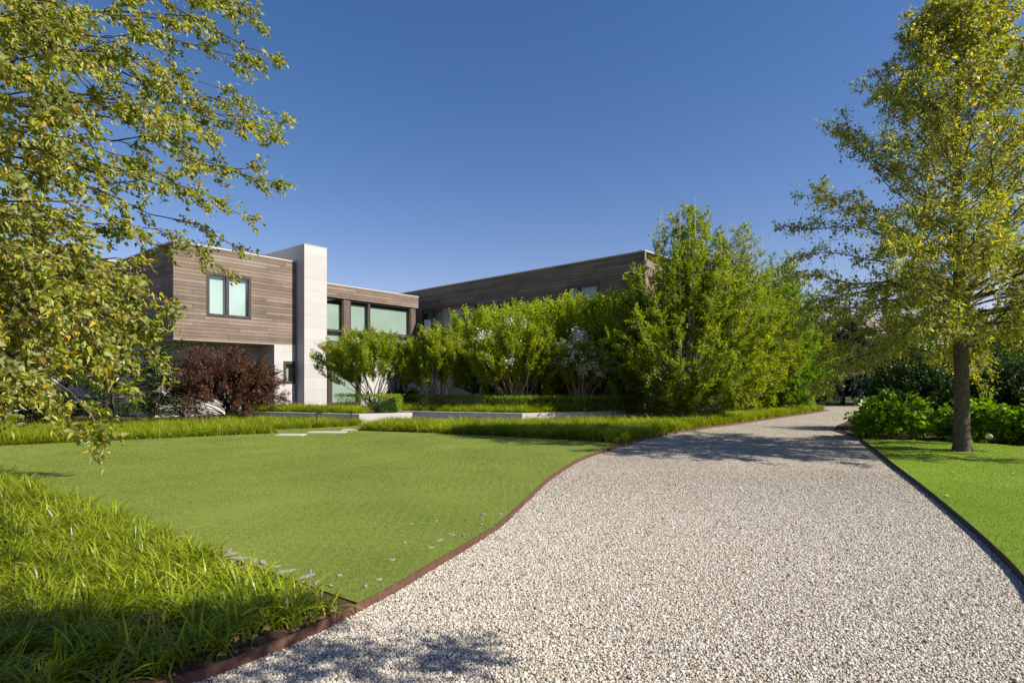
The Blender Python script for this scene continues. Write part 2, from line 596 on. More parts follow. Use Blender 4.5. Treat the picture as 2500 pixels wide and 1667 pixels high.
M['linden'] = foliage("linden_leaf", [(0, (0.105, 0.160, 0.009)), (.4, (0.221, 0.270, 0.015)), (.7, (0.369, 0.359, 0.033)), (.93, (0.529, 0.462, 0.077)), (1, (0.700, 0.396, 0.013))],
                      .56, .42, .4, back=(.38, .42, .15), noise=.9)
M['bract'] = foliage("pale_linden_bract", [(0, (.34, .36, .06)), (.6, (.50, .50, .12)), (.92, (.62, .58, .22)), (1, (.45, .26, .07))], .45, .6, .2)
M['hornbeam'] = foliage("hornbeam_leaf", [(0, (0.127, 0.200, 0.008)), (.5, (0.233, 0.322, 0.012)), (.9, (0.350, 0.392, 0.018)), (1, (0.467, 0.383, 0.026))], .5, .5, .3)
M['hornbeam_deep'] = foliage("deep_hornbeam_leaf", [(0, (.07, .155, .007)), (.5, (.14, .26, .011)), (.9, (.21, .325, .016)), (1, (.28, .30, .02))], .5, .5, .3)
M['hedge'] = foliage("privet_leaf", [(0, (0.210, 0.300, 0.008)), (.5, (0.367, 0.482, 0.012)), (1, (0.550, 0.600, 0.018))], .5, .45, .35)
M['crape'] = foliage("crape_leaf", [(0, (0.135, 0.223, 0.011)), (.5, (0.260, 0.360, 0.017)), (.9, (0.394, 0.428, 0.030)), (1, (0.579, 0.330, 0.060))], .48, .4, .45)
M['boxwood'] = foliage("box_leaf", [(0, (0.113, 0.190, 0.011)), (.5, (0.192, 0.290, 0.015)), (1, (0.292, 0.380, 0.022))], .35, .5, .3)
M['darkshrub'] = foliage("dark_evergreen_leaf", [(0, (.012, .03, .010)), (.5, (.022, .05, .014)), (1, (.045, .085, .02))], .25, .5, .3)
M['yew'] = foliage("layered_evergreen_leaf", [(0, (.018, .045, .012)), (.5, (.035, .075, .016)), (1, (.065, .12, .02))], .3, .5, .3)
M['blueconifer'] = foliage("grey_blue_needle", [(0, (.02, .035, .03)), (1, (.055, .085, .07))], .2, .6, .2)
M['maple'] = foliage("dark_red_leaf", [(0, (0.054, 0.025, 0.021)), (.5, (0.117, 0.054, 0.037)), (.9, (0.201, 0.099, 0.046)), (1, (0.210, 0.154, 0.043))], .35, .5, .3)
M['hydrangea'] = foliage("hydrangea_leaf", [(0, (0.118, 0.237, 0.013)), (.5, (0.200, 0.350, 0.019)), (1, (0.305, 0.451, 0.026))], .38, .4, .4)
M['liriope'] = foliage("lilyturf_blade", [(0, (0.126, 0.173, 0.009)), (.45, (0.237, 0.305, 0.013)), (.85, (0.363, 0.409, 0.024)), (.97, (0.504, 0.458, 0.067)), (1, (0.630, 0.361, 0.080))],
                       .48, .38, .45, noise=.6)
M['turf'] = foliage("turf_blade", [(0, (0.156, 0.193, 0.021)), (.5, (0.225, 0.253, 0.032)), (.9, (0.281, 0.295, 0.048)), (1, (0.381, 0.305, 0.088))], .4, .6, .2, noise=.5)
M['turf2'] = foliage("side_turf_blade", [(0, (0.111, 0.148, 0.010)), (.5, (0.181, 0.216, 0.015)), (1, (0.265, 0.263, 0.028))], .45, .6, .2, noise=.5)
M['litter'] = foliage("dry_leaf", [(0, (.10, .055, .025)), (.6, (.24, .14, .06)), (1, (.42, .30, .13))], .2, .8, .15)
M['fallen'] = foliage("fallen_leaf", [(0, (.38, .24, .06)), (1, (.48, .36, .09))], .2, .7, .2)

# ------------------------------------------------------------------ ground, lawns, drive
EDGE_L = [(-2.9, 1.9), (-2.35, 2.45)] + [tuple(GD(*p)[:2]) for p in
          [(455, 1567), (600, 1511), (700, 1469), (800, 1419), (900, 1366), (1000, 1306), (1100, 1245), (1160, 1203), (1220, 1145),
           (1262, 1105), (1302, 1077), (1342, 1055), (1400, 1035), (1440, 1022), (1500, 1006), (1600, 988), (1700, 974), (1800, 959), (1870, 949), (1903, 943)]]
EL = smooth_line(EDGE_L, 7)
END_L = EL[-1]
EDGE_R = [(2.5, 2.2), (3.25, 3.4)] + [tuple(GD(*p)[:2]) for p in
          [(2352, 1345), (2280, 1267), (2200, 1194), (2120, 1126), (2060, 1079), (2010, 1038), (1985, 1018), (1974, 1006)]]
ER = smooth_line(EDGE_R, 7)
CORNER_R = ER[-1]
FAR_R = [(9.95, 17.2), (10.3, 18.5), (11.6, 20.6), (14.2, 24), (18, 28), (23, 33), (30, 38.5)]
FAR_L = [(END_L[0] - .2, END_L[1] + 1.2), (END_L[0] - 1.3, END_L[1] + 3.0)]
drive = [tuple(p) for p in EL] + FAR_L + [(15.5, 36.3), (20, 36.6), (27, 36.2)] + FAR_R[::-1] + [tuple(p) for p in ER[::-1]] + [(5.5, -4), (-6, -4)]
bed_line_near, bed_line_far = np.array([-1.13, 4.06]), np.array([-12.0, 12.15])
LB0, LB1 = np.array([-20.0, 8.75]), np.array([-6.96, 17.2])      # front of the left lilyturf bed
mid_far = [(-6.9, 18.8), (-5.2, 19.95)]
RB = [GD(825, 993)[:2], GD(1000, 999)[:2], GD(1200, 1009)[:2], GD(1330, 1016)[:2], GD(1425, 1024)[:2]]

big = 420
sheet("ground", [(-big, -big), (big, -big), (big, big), (-big, big)], -0.06, M['earth'])
sheet("driveway", drive, 0.0, M['gravel'])

i_c = int(np.argmin(np.hypot(EL[:, 0] - bed_line_near[0], EL[:, 1] - bed_line_near[1])))
i_e = int(np.argmin(np.hypot(EL[:, 0] - RB[-1][0], EL[:, 1] - RB[-1][1])))
off = lambda P, d: P + d * norm(np.stack([-np.gradient(P[:, 1]), np.gradient(P[:, 0])], 1))
ELi = off(EL, 0.012)
lawn_poly = [tuple(p) for p in ELi[i_c:i_e + 1]] + [tuple(p) for p in np.array(RB)[::-1]] + \
            [(-4.9, 18.6), (-5.0, 20.2)] + [mid_far[1], mid_far[0], (-7.6, 18.4)] + [tuple(LB1), tuple(LB0), (-20, 12.0), tuple(bed_line_far)]
sheet("lawn", lawn_poly, 0.055, M['lawn'])
bed_near = [tuple(p) for p in ELi[:i_c + 1]] + [tuple(bed_line_far), (-20, 12), (-20, 1.9)]
bed_near_vis = [tuple(p) for p in ELi[:i_c + 1]] + [(-9.2, 10.07), (-10.2, 9.2), (-3.4, 1.9)]
sheet("near_planting_bed", bed_near, 0.045, M['soil'])
ERo = off(ER, -0.012)
lawn_r = [tuple(p) for p in ERo] + [tuple(p) for p in [GD(2100, 1011)[:2], GD(2220, 1019)[:2], GD(2352, 1029)[:2]]] + [(17, 12), (26, 10), (26, 2.2)]
sheet("side_lawn", lawn_r, 0.055, M['lawn2'])
bed_r = [tuple(CORNER_R)] + FAR_R[:5] + [(30, 30), (30, 11), (26, 10), (17, 12)] + [tuple(p) for p in [GD(2352, 1029)[:2], GD(2220, 1019)[:2], GD(2100, 1011)[:2]]]
sheet("shrub_bed", bed_r, 0.03, M['soil'])
bed_left = [tuple(LB0), tuple(LB1), (-7.6, 18.4), mid_far[0], mid_far[1], (-5.0, 20.3), (-8.5, 30), (-30, 30), (-30, 8.75)]
sheet("house_planting_bed", bed_left, 0.03, M['soil'])
bed_mid = [(-4.9, 18.6)] + [tuple(p) for p in RB] + [tuple(p) for p in ELi[i_e + 1:]] + FAR_L + [(15.5, 36.3), (15, 44), (-5, 44), (-5.0, 20.2)]
sheet("long_planting_bed", bed_mid, 0.03, M['soil'])

def edging(name, P, m, z0, z1, th, label):
    A = off(P, th)
    V = np.vstack([np.c_[P, np.full(len(P), z0)], np.c_[P, np.full(len(P), z1)], np.c_[A, np.full(len(P), z1)], np.c_[A, np.full(len(P), z0)]])
    n = len(P)
    F = []
    for i in range(n - 1):
        F += [(i, i + 1, n + i + 1, n + i), (n + i, n + i + 1, 2 * n + i + 1, 2 * n + i), (2 * n + i, 2 * n + i + 1, 3 * n + i + 1, 3 * n + i)]
    F += [(0, n, 2 * n, 3 * n), (n - 1, 4 * n - 1, 3 * n - 1, 2 * n - 1)]
    o = mk(name, V, np.array(F), m)
    return tag(o, label, "edging")
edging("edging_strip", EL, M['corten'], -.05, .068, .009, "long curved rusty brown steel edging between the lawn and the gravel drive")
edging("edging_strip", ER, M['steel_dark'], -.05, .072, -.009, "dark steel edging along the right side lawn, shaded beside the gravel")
bedge = smooth_line([tuple(CORNER_R), (9.95, 16.9), (10.15, 17.6), (10.5, 18.6)], 6)
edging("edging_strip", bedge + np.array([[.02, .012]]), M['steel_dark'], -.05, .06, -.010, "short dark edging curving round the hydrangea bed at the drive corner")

# turf blades
def turf(name, poly, n, zc, hmin, hmax, m, zmax, label, power=1.6, cells=False):
    P = sample(poly, n * 3)
    if cells:                                     # thin growth over the ribs of the turf pavers
        c_, s_ = math.cos(.54), math.sin(.54)
        q = np.c_[P[:, 0] * c_ + P[:, 1] * s_, -P[:, 0] * s_ + P[:, 1] * c_]
        q[:, 0] += .075 * (np.floor(q[:, 1] / .13) % 2)
        dd = np.abs((q / np.array([.15, .13])) % 1 - .5)
        rib = (dd[:, 0] < .17) & (dd[:, 1] < .20)
        patch = .5 + .5 * np.sin(P[:, 0] * 1.3 + 1.1 * np.sin(P[:, 1] * .9)) * np.sin(P[:, 1] * 1.7 + P[:, 0] * .4)
        P = P[~(rib & (R.random(len(P)) < .55 + .4 * patch))]
    keep = (P[:, 1] < zmax) & (P[:, 1] > 2.2) & (np.abs(P[:, 0]) < P[:, 1] * .95 + .6)
    P = P[keep]
    pr = np.minimum(1, (4.5 / P[:, 1]) ** power)
    P = P[R.random(len(P)) < pr]
    n = len(P)
    L = hmin + (hmax - hmin) * R.random(n)
    az = R.random(n) * 2 * np.pi
    lean = .15 + .75 * R.random(n)
    wd = (.0012 + .0014 * R.random(n)) * np.maximum(1, P[:, 1] / 4.5)
    b = np.c_[P, np.full(n, zc)]
    tip = b + np.c_[np.cos(az) * lean * L, np.sin(az) * lean * L, L * (1 - .35 * lean)]
    sd = np.c_[-np.sin(az), np.cos(az), np.zeros(n)] * wd[:, None]
    V = np.stack([b - sd, b + sd, tip], 1).reshape(-1, 3)
    F = np.arange(n * 3).reshape(-1, 3)
    q = P[:, 0] * .843 - P[:, 1] * .538
    bias = .13 * np.sign(np.sin(q * 3.6 + .25 * np.sin(P[:, 1] * .7))) * np.clip(1 - np.abs(np.sin(P[:, 0] * .31 + 1)) * .6, 0, 1)
    bias = bias + .16 * np.sin(P[:, 0] * 1.9 + 2 * np.sin(P[:, 1] * 1.1)) * np.sin(P[:, 1] * 2.3 + 1.5 * np.sin(P[:, 0] * .8)) + .08 * np.sin(P[:, 0] * 6.1 + P[:, 1] * 3) * np.sin(P[:, 1] * 7.3)
    o = mk(name, V, F, m, attrs={"rnd": np.clip(R.random(n) * .86 + bias, 0, 1)})
    return tag(o, label, "grass", kind="stuff")
turf("lawn_grass", lawn_poly, 620000, .053, .008, .019, M['turf'], 22, "short pale green mown grass of the wide left lawn", cells=True)
turf("side_lawn_grass", lawn_r, 340000, .053, .011, .027, M['turf2'], 16, "short deep green grass of the lawn under the right tree")

# loose stones on the near part of the drive
def ico():
    p = (1 + 5 ** .5) / 2
    v = np.array([[-1, p, 0], [1, p, 0], [-1, -p, 0], [1, -p, 0], [0, -1, p], [0, 1, p], [0, -1, -p], [0, 1, -p], [p, 0, -1], [p, 0, 1], [-p, 0, -1], [-p, 0, 1]], float)
    f = np.array([[0, 11, 5], [0, 5, 1], [0, 1, 7], [0, 7, 10], [0, 10, 11], [1, 5, 9], [5, 11, 4], [11, 10, 2], [10, 7, 6], [7, 1, 8],
                  [3, 9, 4], [3, 4, 2], [3, 2, 6], [3, 6, 8], [3, 8, 9], [4, 9, 5], [2, 4, 11], [6, 2, 10], [8, 6, 7], [9, 8, 1]])
    return norm(v), f

def gravel_stones():
    near = [(x, y) for x, y in drive if y < 10.5]
    poly = [tuple(p) for p in EL if 2.0 < p[1] < 10.5] + [tuple(p) for p in ER[::-1] if 2.0 < p[1] < 10.5]
    P = sample(poly, 700000)
    keep = (P[:, 1] > 2.7) & (np.abs(P[:, 0]) < P[:, 1] * .92 + .3)
    P = P[keep]
    P = P[R.random(len(P)) < np.clip((10.5 - P[:, 1]) / 4.0, 0, 1) * np.clip(5.0 / P[:, 1], .4, 1)]
    n = len(P)
    tv, tf = ico()
    Vs, Fs, A, base = [], [], [], 0
    for k in range(6):
        idx = np.arange(k, n, 6)
        t = tv * (0.75 + .5 * R.random((12, 1)))
        s = np.exp(R.normal(math.log(.0050), .33, len(idx)))
        sc = np.c_[s * (.8 + .5 * R.random(len(idx))), s * (.9 + .6 * R.random(len(idx))), s * (.6 + .35 * R.random(len(idx)))]
        az = R.random(len(idx)) * 6.283
        D = np.c_[np.cos(az), np.sin(az), R.normal(0, .25, len(idx))]
        N = np.c_[R.normal(0, .3, len(idx)), R.normal(0, .3, len(idx)), np.ones(len(idx))]
        Pz = np.c_[P[idx], s * .15 + R.random(len(idx)) * .006]
        V, F = scatter(t, tf, Pz, D, N, sc)
        Vs.append(V); Fs.append(F + base); base += len(V)
        A.append(np.repeat(R.random(len(idx)), 20))
    o = mk("gravel", np.vstack(Vs), np.vstack(Fs), M['stones'], attrs={"rnd": np.concatenate(A)})
    tag(o, "loose cream and grey pebbles covering the near part of the drive", "gravel", kind="stuff")
gravel_stones()

# fallen leaves on the side lawn
P = sample(lawn_r, 900)
P = P[(P[:, 1] > 5) & (P[:, 1] < 16)]
P = P[R.random(len(P)) < np.clip((P[:, 1] - 5) / 9, .05, .9)][:170]
az = R.random(len(P)) * 6.28
V, F = scatter(LEAF_FOLD[0], LEAF_FOLD[1], np.c_[P, np.full(len(P), .085)], np.c_[np.cos(az), np.sin(az), np.zeros(len(P))],
               np.c_[R.normal(0, .3, (len(P), 2)), np.ones(len(P))], .05 + .03 * R.random(len(P)))
tag(mk("fallen_leaves", V, F, M['fallen'], attrs={"rnd": R.random(len(P))}), "yellow fallen leaves scattered on the right side lawn", "leaves", kind="stuff")

P = sample(bed_near_vis, 2600)
P = P[(P[:, 1] > 2.6)]
az = R.random(len(P)) * 6.28
V, F = scatter(LEAF_FOLD[0], LEAF_FOLD[1], np.c_[P, .055 + .03 * R.random(len(P))], np.c_[np.cos(az), np.sin(az), R.normal(0, .3, len(P))],
               np.c_[R.normal(0, .5, (len(P), 2)), np.ones(len(P))], .025 + .045 * R.random(len(P)))
tag(mk("leaf_litter", V, F, M['litter'], attrs={"rnd": R.random(len(P))}), "dead brown leaf litter on the bark under the near lilyturf", "leaves", kind="stuff")
P = sample([(-.8, 3.2), (3.2, 3.2), (6.5, 9), (8, 14), (4.5, 14), (1.2, 8)], 46)
az = R.random(len(P)) * 6.28
V, F = scatter(LEAF_FOLD[0], LEAF_FOLD[1], np.c_[P, np.full(len(P), .02)], np.c_[np.cos(az), np.sin(az), np.zeros(len(P))],
               np.c_[R.normal(0, .3, (len(P), 2)), np.ones(len(P))], .025 + .03 * R.random(len(P)))
tag(mk("stray_leaves", V, F, M['litter'], attrs={"rnd": R.random(len(P))}), "few small dry leaves lying on the gravel drive", "leaves", kind="stuff")

# concrete studs of the turf pavers
def stud_mesh(s):
    b = MB()
    a = 2 * math.pi / 6
    pts = [(math.cos(i * a + .2) * .045 * s * (1.25 if i % 3 == 0 else 1), math.sin(i * a + .2) * .032 * s) for i in range(6)]
    b.prism(pts, -.03, 0.0)
    return b
proto = None
def studs(pts, label, group, sc):
    global proto
    pe = np.array([(p[0], p[1]) for p in pts])
    de = np.min(np.hypot(pe[:, None, 0] - ELi[None, :, 0], pe[:, None, 1] - ELi[None, :, 1]), 1)
    pts = [p for p, k, e in zip(pts, inside(pe, lawn_poly), de) if k and e > .10]
    for (x, y) in pts:
        if proto is None:
            o = stud_mesh(1).build("paver_stud", M['stud'])
            proto = o
        else:
            o = proto.copy(); COL.objects.link(o)
        o.location = (x, y, .066)
        o.rotation_euler = (R.normal(0, .04), R.normal(0, .04), R.random() * 3)
        o.scale = (sc * R.uniform(.8, 1.6), sc * R.uniform(.6, 1.0), 1)
        tag(o, label, "paver", group)
eb = [np.array([-2.62, 5.17]) * (1 - t) + np.array([-1.38, 4.30]) * t for t in (0, .09, .19, .30, .41, .52, .63, .80, .92)]
studs([(p[0] + R.normal(0, .02), p[1] + .07 + R.normal(0, .02)) for p in eb], "pale concrete paver stud showing along the lawn edge beside the near lilyturf bed",
      "paver studs along the bed edge", 1.0)
sp = [(945, 1203), (1000, 1196), (1010, 1240), (1035, 1227), (1065, 1229), (1090, 1222), (1105, 1203), (1130, 1218), (990, 1257), (1020, 1262), (1060, 1248),
      (1120, 1240), (1150, 1180), (930, 1245), (1085, 1290), (955, 1300), (870, 1330), (900, 1285), (820, 1372), (840, 1345), (780, 1320), (1110, 1180), (760, 1345)]
studs([tuple(GD(*p, .06)[:2]) for p in sp], "small pale concrete paver stud showing through the lawn near the drive edge", "paver studs in the lawn", .5)

# stepping stones between the beds
for (px, py, wpx, lab) in [(668, 999, 62, "pale stepping stone nearest the left lilyturf bed"), (752, 993, 84, "middle pale stepping stone, the widest, in the gap between the beds"),
                           (805, 987.5, 36, "small pale stepping stone beside the end of the long lilyturf bed")]:
    c = GD(px, py, .06)
    wd = wpx * K / FPX * c[1]
    b = MB()
    fr = lambda u, v, z: (c[0] + u, c[1] + v, z)
    b.box(fr, -wd / 2, wd / 2, -.22, .22, .0, .085)
    o = b.build("stepping_stone", M['slab'], org=(c[0], c[1], 0), bevel=.012)
    tag(o, lab, "stepping stone", "stepping stones between the beds")

# ------------------------------------------------------------------ the house
AO = np.array([(743 - CX) / FPX * 28.0, 28.0])
av = norm(np.array([1150.0, 1410.0]))
bv = np.array([-av[1], av[0]])
def HF(u, v, z):
    p = AO + u * av + v * bv
    return (p[0], p[1], z)
def U(px, v):
    "u where a pixel column meets the facade plane at depth v"
    o = AO + v * bv
    k = (px - CX) / FPX
    return (k * o[1] - o[0]) / (av[0] - k * av[1])
def ZH(px, py, v):
    u = U(px, v)
    return HC + (HY - py) / FPX * HF(u, v, 0)[1]

house = empty("modern_house", HF(0, 0, 0), "modern flat roofed house of weathered boards and cream stone with a tall square chimney", "house")

def window(fr, u0, u1, v, z0, z1, cols, rows, fw=.09, proud=.03, blind=.10, mull=.07, rail=.07, blind_top=0.0, has_blind=True, mat=None, bm='blind'):
    "frame bars from relative splits cols / rows; v is the wall face, negative v is outside; returns the frame object"
    b = MB()
    d0, d1 = v - proud, v + .12
    b.box(fr, u0, u0 + fw, d0, d1, z0, z1)
    b.box(fr, u1 - fw, u1, d0, d1, z0, z1)
    b.box(fr, u0 + fw, u1 - fw, d0, d1, z0, z0 + fw)
    b.box(fr, u0 + fw, u1 - fw, d0, d1, z1 - fw, z1)
    for c in cols:
        x = u0 + (u1 - u0) * c
        b.box(fr, x - mull / 2, x + mull / 2, d0 + .004, d1 - .004, z0 + fw, z1 - fw)
    for r in rows:
        z = z0 + (z1 - z0) * r
        xs = [u0 + fw] + [u0 + (u1 - u0) * c for c in cols] + [u1 - fw]
        for i in range(len(xs) - 1):
            a = xs[i] + (mull / 2 if i else 0)
            e = xs[i + 1] - (mull / 2 if i < len(xs) - 2 else 0)
            b.box(fr, a, e, d0 + .008, d1 - .008, z - rail / 2, z + rail / 2)
    f = b.build("window", mat or M['trim'], house)
    xs = [u0 + fw] + sum([[u0 + (u1 - u0) * c - mull / 2, u0 + (u1 - u0) * c + mull / 2] for c in cols], []) + [u1 - fw]
    zs = [z0 + fw] + sum([[z0 + (z1 - z0) * r - rail / 2, z0 + (z1 - z0) * r + rail / 2] for r in rows], []) + [z1 - fw]
    for i in range(0, len(xs), 2):
        for j in range(0, len(zs), 2):
            g = MB()
            g.quad(fr(xs[i], v + .03, zs[j]), fr(xs[i + 1], v + .03, zs[j]), fr(xs[i + 1], v + .03, zs[j + 1]), fr(xs[i], v + .03, zs[j + 1]))
            g.build("pane", M['glass'], f)
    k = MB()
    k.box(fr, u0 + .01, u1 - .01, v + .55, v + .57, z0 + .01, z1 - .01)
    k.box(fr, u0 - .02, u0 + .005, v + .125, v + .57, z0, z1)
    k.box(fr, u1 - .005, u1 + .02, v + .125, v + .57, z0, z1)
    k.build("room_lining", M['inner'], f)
    if has_blind:
        q = MB()
        q.box(fr, u0 + fw * .7, u1 - fw * .7, v + .12 + blind, v + .125 + blind, z0 + fw, z1 - fw - blind_top)
        q.build("blind", M[bm], f)
    return f

def wall_open(b, fr, u0, u1, v0, v1, z0, z1, holes):
    "slab with rectangular holes (hu0,hu1,hz0,hz1), butted pieces; holes sorted by u and not overlapping in u"
    x = u0
    for (a, c, d, e) in sorted(holes):
        if a > x: b.box(fr, x, a, v0, v1, z0, z1)
        if d > z0: b.box(fr, a, c, v0, v1, z0, d)
        if e < z1: b.box(fr, a, c, v0, v1, e, z1)
        x = c
    if x < u1: b.box(fr, x, u1, v0, v1, z0, z1)

# chimney
CH_T = ZH(743, 596.3, 0)
uc = U(798, 0)
b = MB(); b.box(HF, 0, uc, 0, 4.9, 0, CH_T); b.build("chimney", M['stone'], house)
b = MB(); b.box(HF, -.012, uc + .012, -.012, 4.912, CH_T, CH_T + .03); b.build("chimney_cap", M['coping'], house)

# upper box
VB = 0.7
UL, UR = U(423, VB), -0.06
BT, BB = 7.43, 3.37
VW = 7.4
wu0, wu1 = U(504.5, VB), U(613, VB)
wz0, wz1 = ZH(504.5, 770.5, VB), ZH(504.5, 662, VB)
b = MB(); wall_open(b, HF, UL, UR, VB, VB + .15, BB, BT, [(wu0, wu1, wz0, wz1)]); b.build("timber_cladding", M['clad'], house)
f = window(HF, wu0, wu1, VB, wz0, wz1, [.455], [], fw=.115, mull=.13, proud=.025, blind=.06, bm='white_blind')
# dark board side facing left, with its tall window
sw0, sw1 = VB + 3.5, VB + 5.0
SF = lambda v, n, z: HF(UL + n, v, z)          # along v, depth n
def SIDE(v, n, z): return HF(UL + n, -v, z)    # mirrored so that u grows to the right as seen
b = MB(); wall_open(b, SIDE, -VW, -VB - .15, 0, .15, BB, BT, [(-sw1, -sw0, 4.1, 6.2)]); b.build("timber_cladding", M['clad'], house)
window(SIDE, -sw1, -sw0, 0, 4.1, 6.2, [], [.35], fw=.08)
b = MB(); b.box(HF, UR - .15, UR, VB + .15, VW, BB, BT); b.build("timber_cladding", M['clad'], house)
b = MB(); b.box(HF, UL - .02, UR + .01, VB - .02, VW, BT, BT + .05); b.build("coping", M['coping'], house)
b = MB(); b.box(HF, UL, UR, VB, VW, BB - .03, BB - .002); b.build("soffit", M['soffit'], house)
# dark reveal between box and chimney
b = MB(); b.box(HF, UR, -.002, VB + .25, VB + .35, 0, BT - .1); b.build("reveal_strip", M['trim'], house)

# ground floor under the box
VR = 2.2
ur = U(669.8, VB)
su0, su1 = U(692, VB), UR - .03
sz0, sz1 = ZH(692, 936.5, VB), ZH(692, 881.3, VB)
b = MB(); wall_open(b, HF, ur, UR, VB + .002, VB + .3, 0, BB - .032, [(su0, su1, sz0, sz1)]); b.box(HF, ur, ur + .3, VB + .302, VR, 0, BB - .032)
b.build("stone_wall", M['stone'], house)
window(HF, su0, su1, VB + .002, sz0, sz1, [], [], fw=.13, proud=.02, blind=.1)
du0, du1 = U(551, VR), U(606, VR)
dz1 = ZH(551, 861, VR)
UW = U(379, VR)
b = MB(); wall_open(b, HF, UW, ur + .3, VR + .002, VR + .3, 0, BB - .032, [(du0, du1, .15, dz1)]); b.box(HF, UW, UW + .3, VR + .302, VW, 0, BB - .032)
b.build("stone_wall", M['stone'], house)
window(HF, du0, du1, VR + .06, .15, dz1, [.5], [.78], fw=.1, proud=.0, blind=.15, blind_top=.5)

# left wing
LW0 = U(12, VW)
lu0, lu1 = U(117, VW), U(236, VW)
lz0, lz1 = ZH(134, 742, VW), ZH(117, 706, VW)
b = MB(); wall_open(b, HF, LW0, UL - .002, VW + .002, VW + .15, BB, BT, [(lu0, lu1, lz0, lz1)])
b.build("timber_cladding", M['clad'], house)
window(HF, lu0, lu1, VW + .002, lz0, lz1, [.5], [], fw=.1, mull=.1, blind_top=.15)
b = MB(); b.box(HF, LW0, LW0 + .15, VW + .152, VW + 7, BB, BT); b.build("timber_cladding", M['clad'], house)
b = MB(); b.box(HF, LW0 - .02, UL, VW - .02, VW + 7, BT + .001, BT + .05); b.build("coping", M['coping'], house)
b = MB(); b.box(HF, LW0 + .2, UW, VW + .3, VW + .6, 0, BB); b.box(HF, LW0 - 6, LW0 + .2, VW + 1, VW + 1.3, 0, BB + 2.2); b.build("stone_wall", M['stone'], house)
b = MB(); b.box(HF, LW0 + .16, UR - .16, VW + .16, VW + 7, BB + .3, BT - .3); b.build("roof", M['roofing'], house)
b = MB(); b.box(HF, UL + .16, UR - .16, VB + .8, VW, BT - .35, BT - .3); b.build("roof", M['roofing'], house)

# glazed link
VL = 1.0
LT = ZH(799.2, 692.7, VL)
LFB = ZH(800, 724, VL)
ue = U(1021.5, VL)
b = MB(); b.box(HF, uc + .004, ue, VL, VL + .2, LFB, LT); b.box(HF, ue - .2, ue, VL + .202, VL + 2.5, LFB, LT); b.build("timber_fascia", M['clad'], house)
b = MB(); b.box(HF, uc + .004, ue + .02, VL - .02, VL + 5, LT, LT + .045); b.build("coping", M['coping'], house)
b = MB(); b.box(HF, uc + .004, ue, VL + .21, VL + 5, LFB, LFB + .1); b.build("roof", M['roofing'], house)
VG = VL + .12
LSB = ZH(800, 834, VG)         # bottom of the upper glazing
LRB = ZH(800, 847, VG)         # bottom of the timber beam
xs = [uc + .004, U(838, VG), U(852.5, VG), U(900.5, VG), U(1002, VG), U(1013, VG)]
rz = (ZH(800, 805.5, VG) - LSB) / (LFB - LSB)
window(HF, xs[0], xs[1], VG, LSB, LFB - .003, [], [rz], fw=.07, rail=.13, blind=.08, blind_top=.25)
window(HF, xs[2], xs[4], VG, LSB, LFB - .003, [(xs[3] - xs[2]) / (xs[4] - xs[2])], [rz], fw=.09, mull=.16, rail=.15, blind=.08, blind_top=.12)
for a_, c_ in ((xs[1] + .001, xs[2] - .001), (xs[4] + .001, xs[5])):
    b = MB(); b.box(HF, a_, c_, VG - .06, VG + .2, LSB, LFB - .003); b.build("timber_post", M['timber'], house)
b = MB(); b.box(HF, uc + .004, ue, VG - .04, VG + .25, LRB, LSB - .001); b.build("timber_beam", M['timber'], house)
LLB = ZH(800, 858, VG)
b = MB(); b.box(HF, uc + .004, ue, VG + .1, VG + .4, LLB, LRB - .002); b.build("stone_lintel", M['stone'], house)
VD = VG + .28
p0, p1 = uc + .004, U(880, VD)
window(HF, p0, p1, VD, .35, LLB - .003, [.36], [], fw=.1, mull=.26, blind=.1)
q0, q1 = U(945, VD), U(982, VD)
qz0, qz1 = ZH(945, 961, VD), ZH(945, 918, VD)
b = MB(); wall_open(b, HF, p1 + .002, U(1000, VD), VD - .05, VD + .3, 0, LLB - .003, [(q0, q1, qz0, qz1)]); b.build("stone_wall", M['stone'], house)
window(HF, q0, q1, VD - .05, qz0, qz1, [.55], [], fw=.09)
b = MB(); b.box(HF, U(1000, VD), ue, VD + 1.0, VD + 1.2, 0, LLB - .003); b.build("stone_wall", M['stone'], house)

# right wing, turned a little against the rest
WV = norm(np.array([1490.0, -1410.0]))           # to the right and towards us
WN = np.array([-WV[1], WV[0]])                   # into the building
W0 = np.array([-5.45, 36.0])
def WF(u, v, z):
    p = W0 + u * WV + v * WN
    return (p[0], p[1], z)
def WU(px, v=0.0):
    o = W0 + v * WN
    k = (px - CX) / FPX
    return (k * o[1] - o[0]) / (WV[0] - k * WV[1])
def WZ(px, py, v=0.0):
    return HC + (HY - py) / FPX * WF(WU(px, v), v, 0)[1]
WT, WB = 7.29, 3.15
wl, wr = WU(975), WU(1574)
g0, g1 = WU(1030), WU(1161)
gz1, gz0 = WZ(1060, 750.5), WZ(1060, 822)
h0, h1 = WU(1380.5), WU(1463.5)
hz1, hz0 = WZ(1380.5, 700.3), WZ(1380.5, 700.3) - 1.5
b = MB(); wall_open(b, WF, wl, wr, 0, .15, WB, WT, [(g0, g1, gz0, gz1), (h0, h1, hz0, hz1)]); b.build("timber_cladding", M['clad'], house)
window(WF, g0, g1, 0, gz0, gz1, [(WU(1055) - g0) / (g1 - g0), (WU(1131) - g0) / (g1 - g0)], [], fw=.13, mull=.16, blind=.25, blind_top=.1)
window(WF, h0, h1, 0, hz0, hz1, [.40], [], fw=.14, mull=.16, blind=.2)
b = MB(); b.box(WF, wl, wr + .03, -.03, 9, WT, WT + .05); b.build("coping", M['coping'], house)
def WE(u, v, z):                                  # end facade, along the direction of the sunlit fronts
    e = np.array(WF(wr, 0, 0)[:2])
    p = e + u * av + v * bv
    return (p[0], p[1], z)
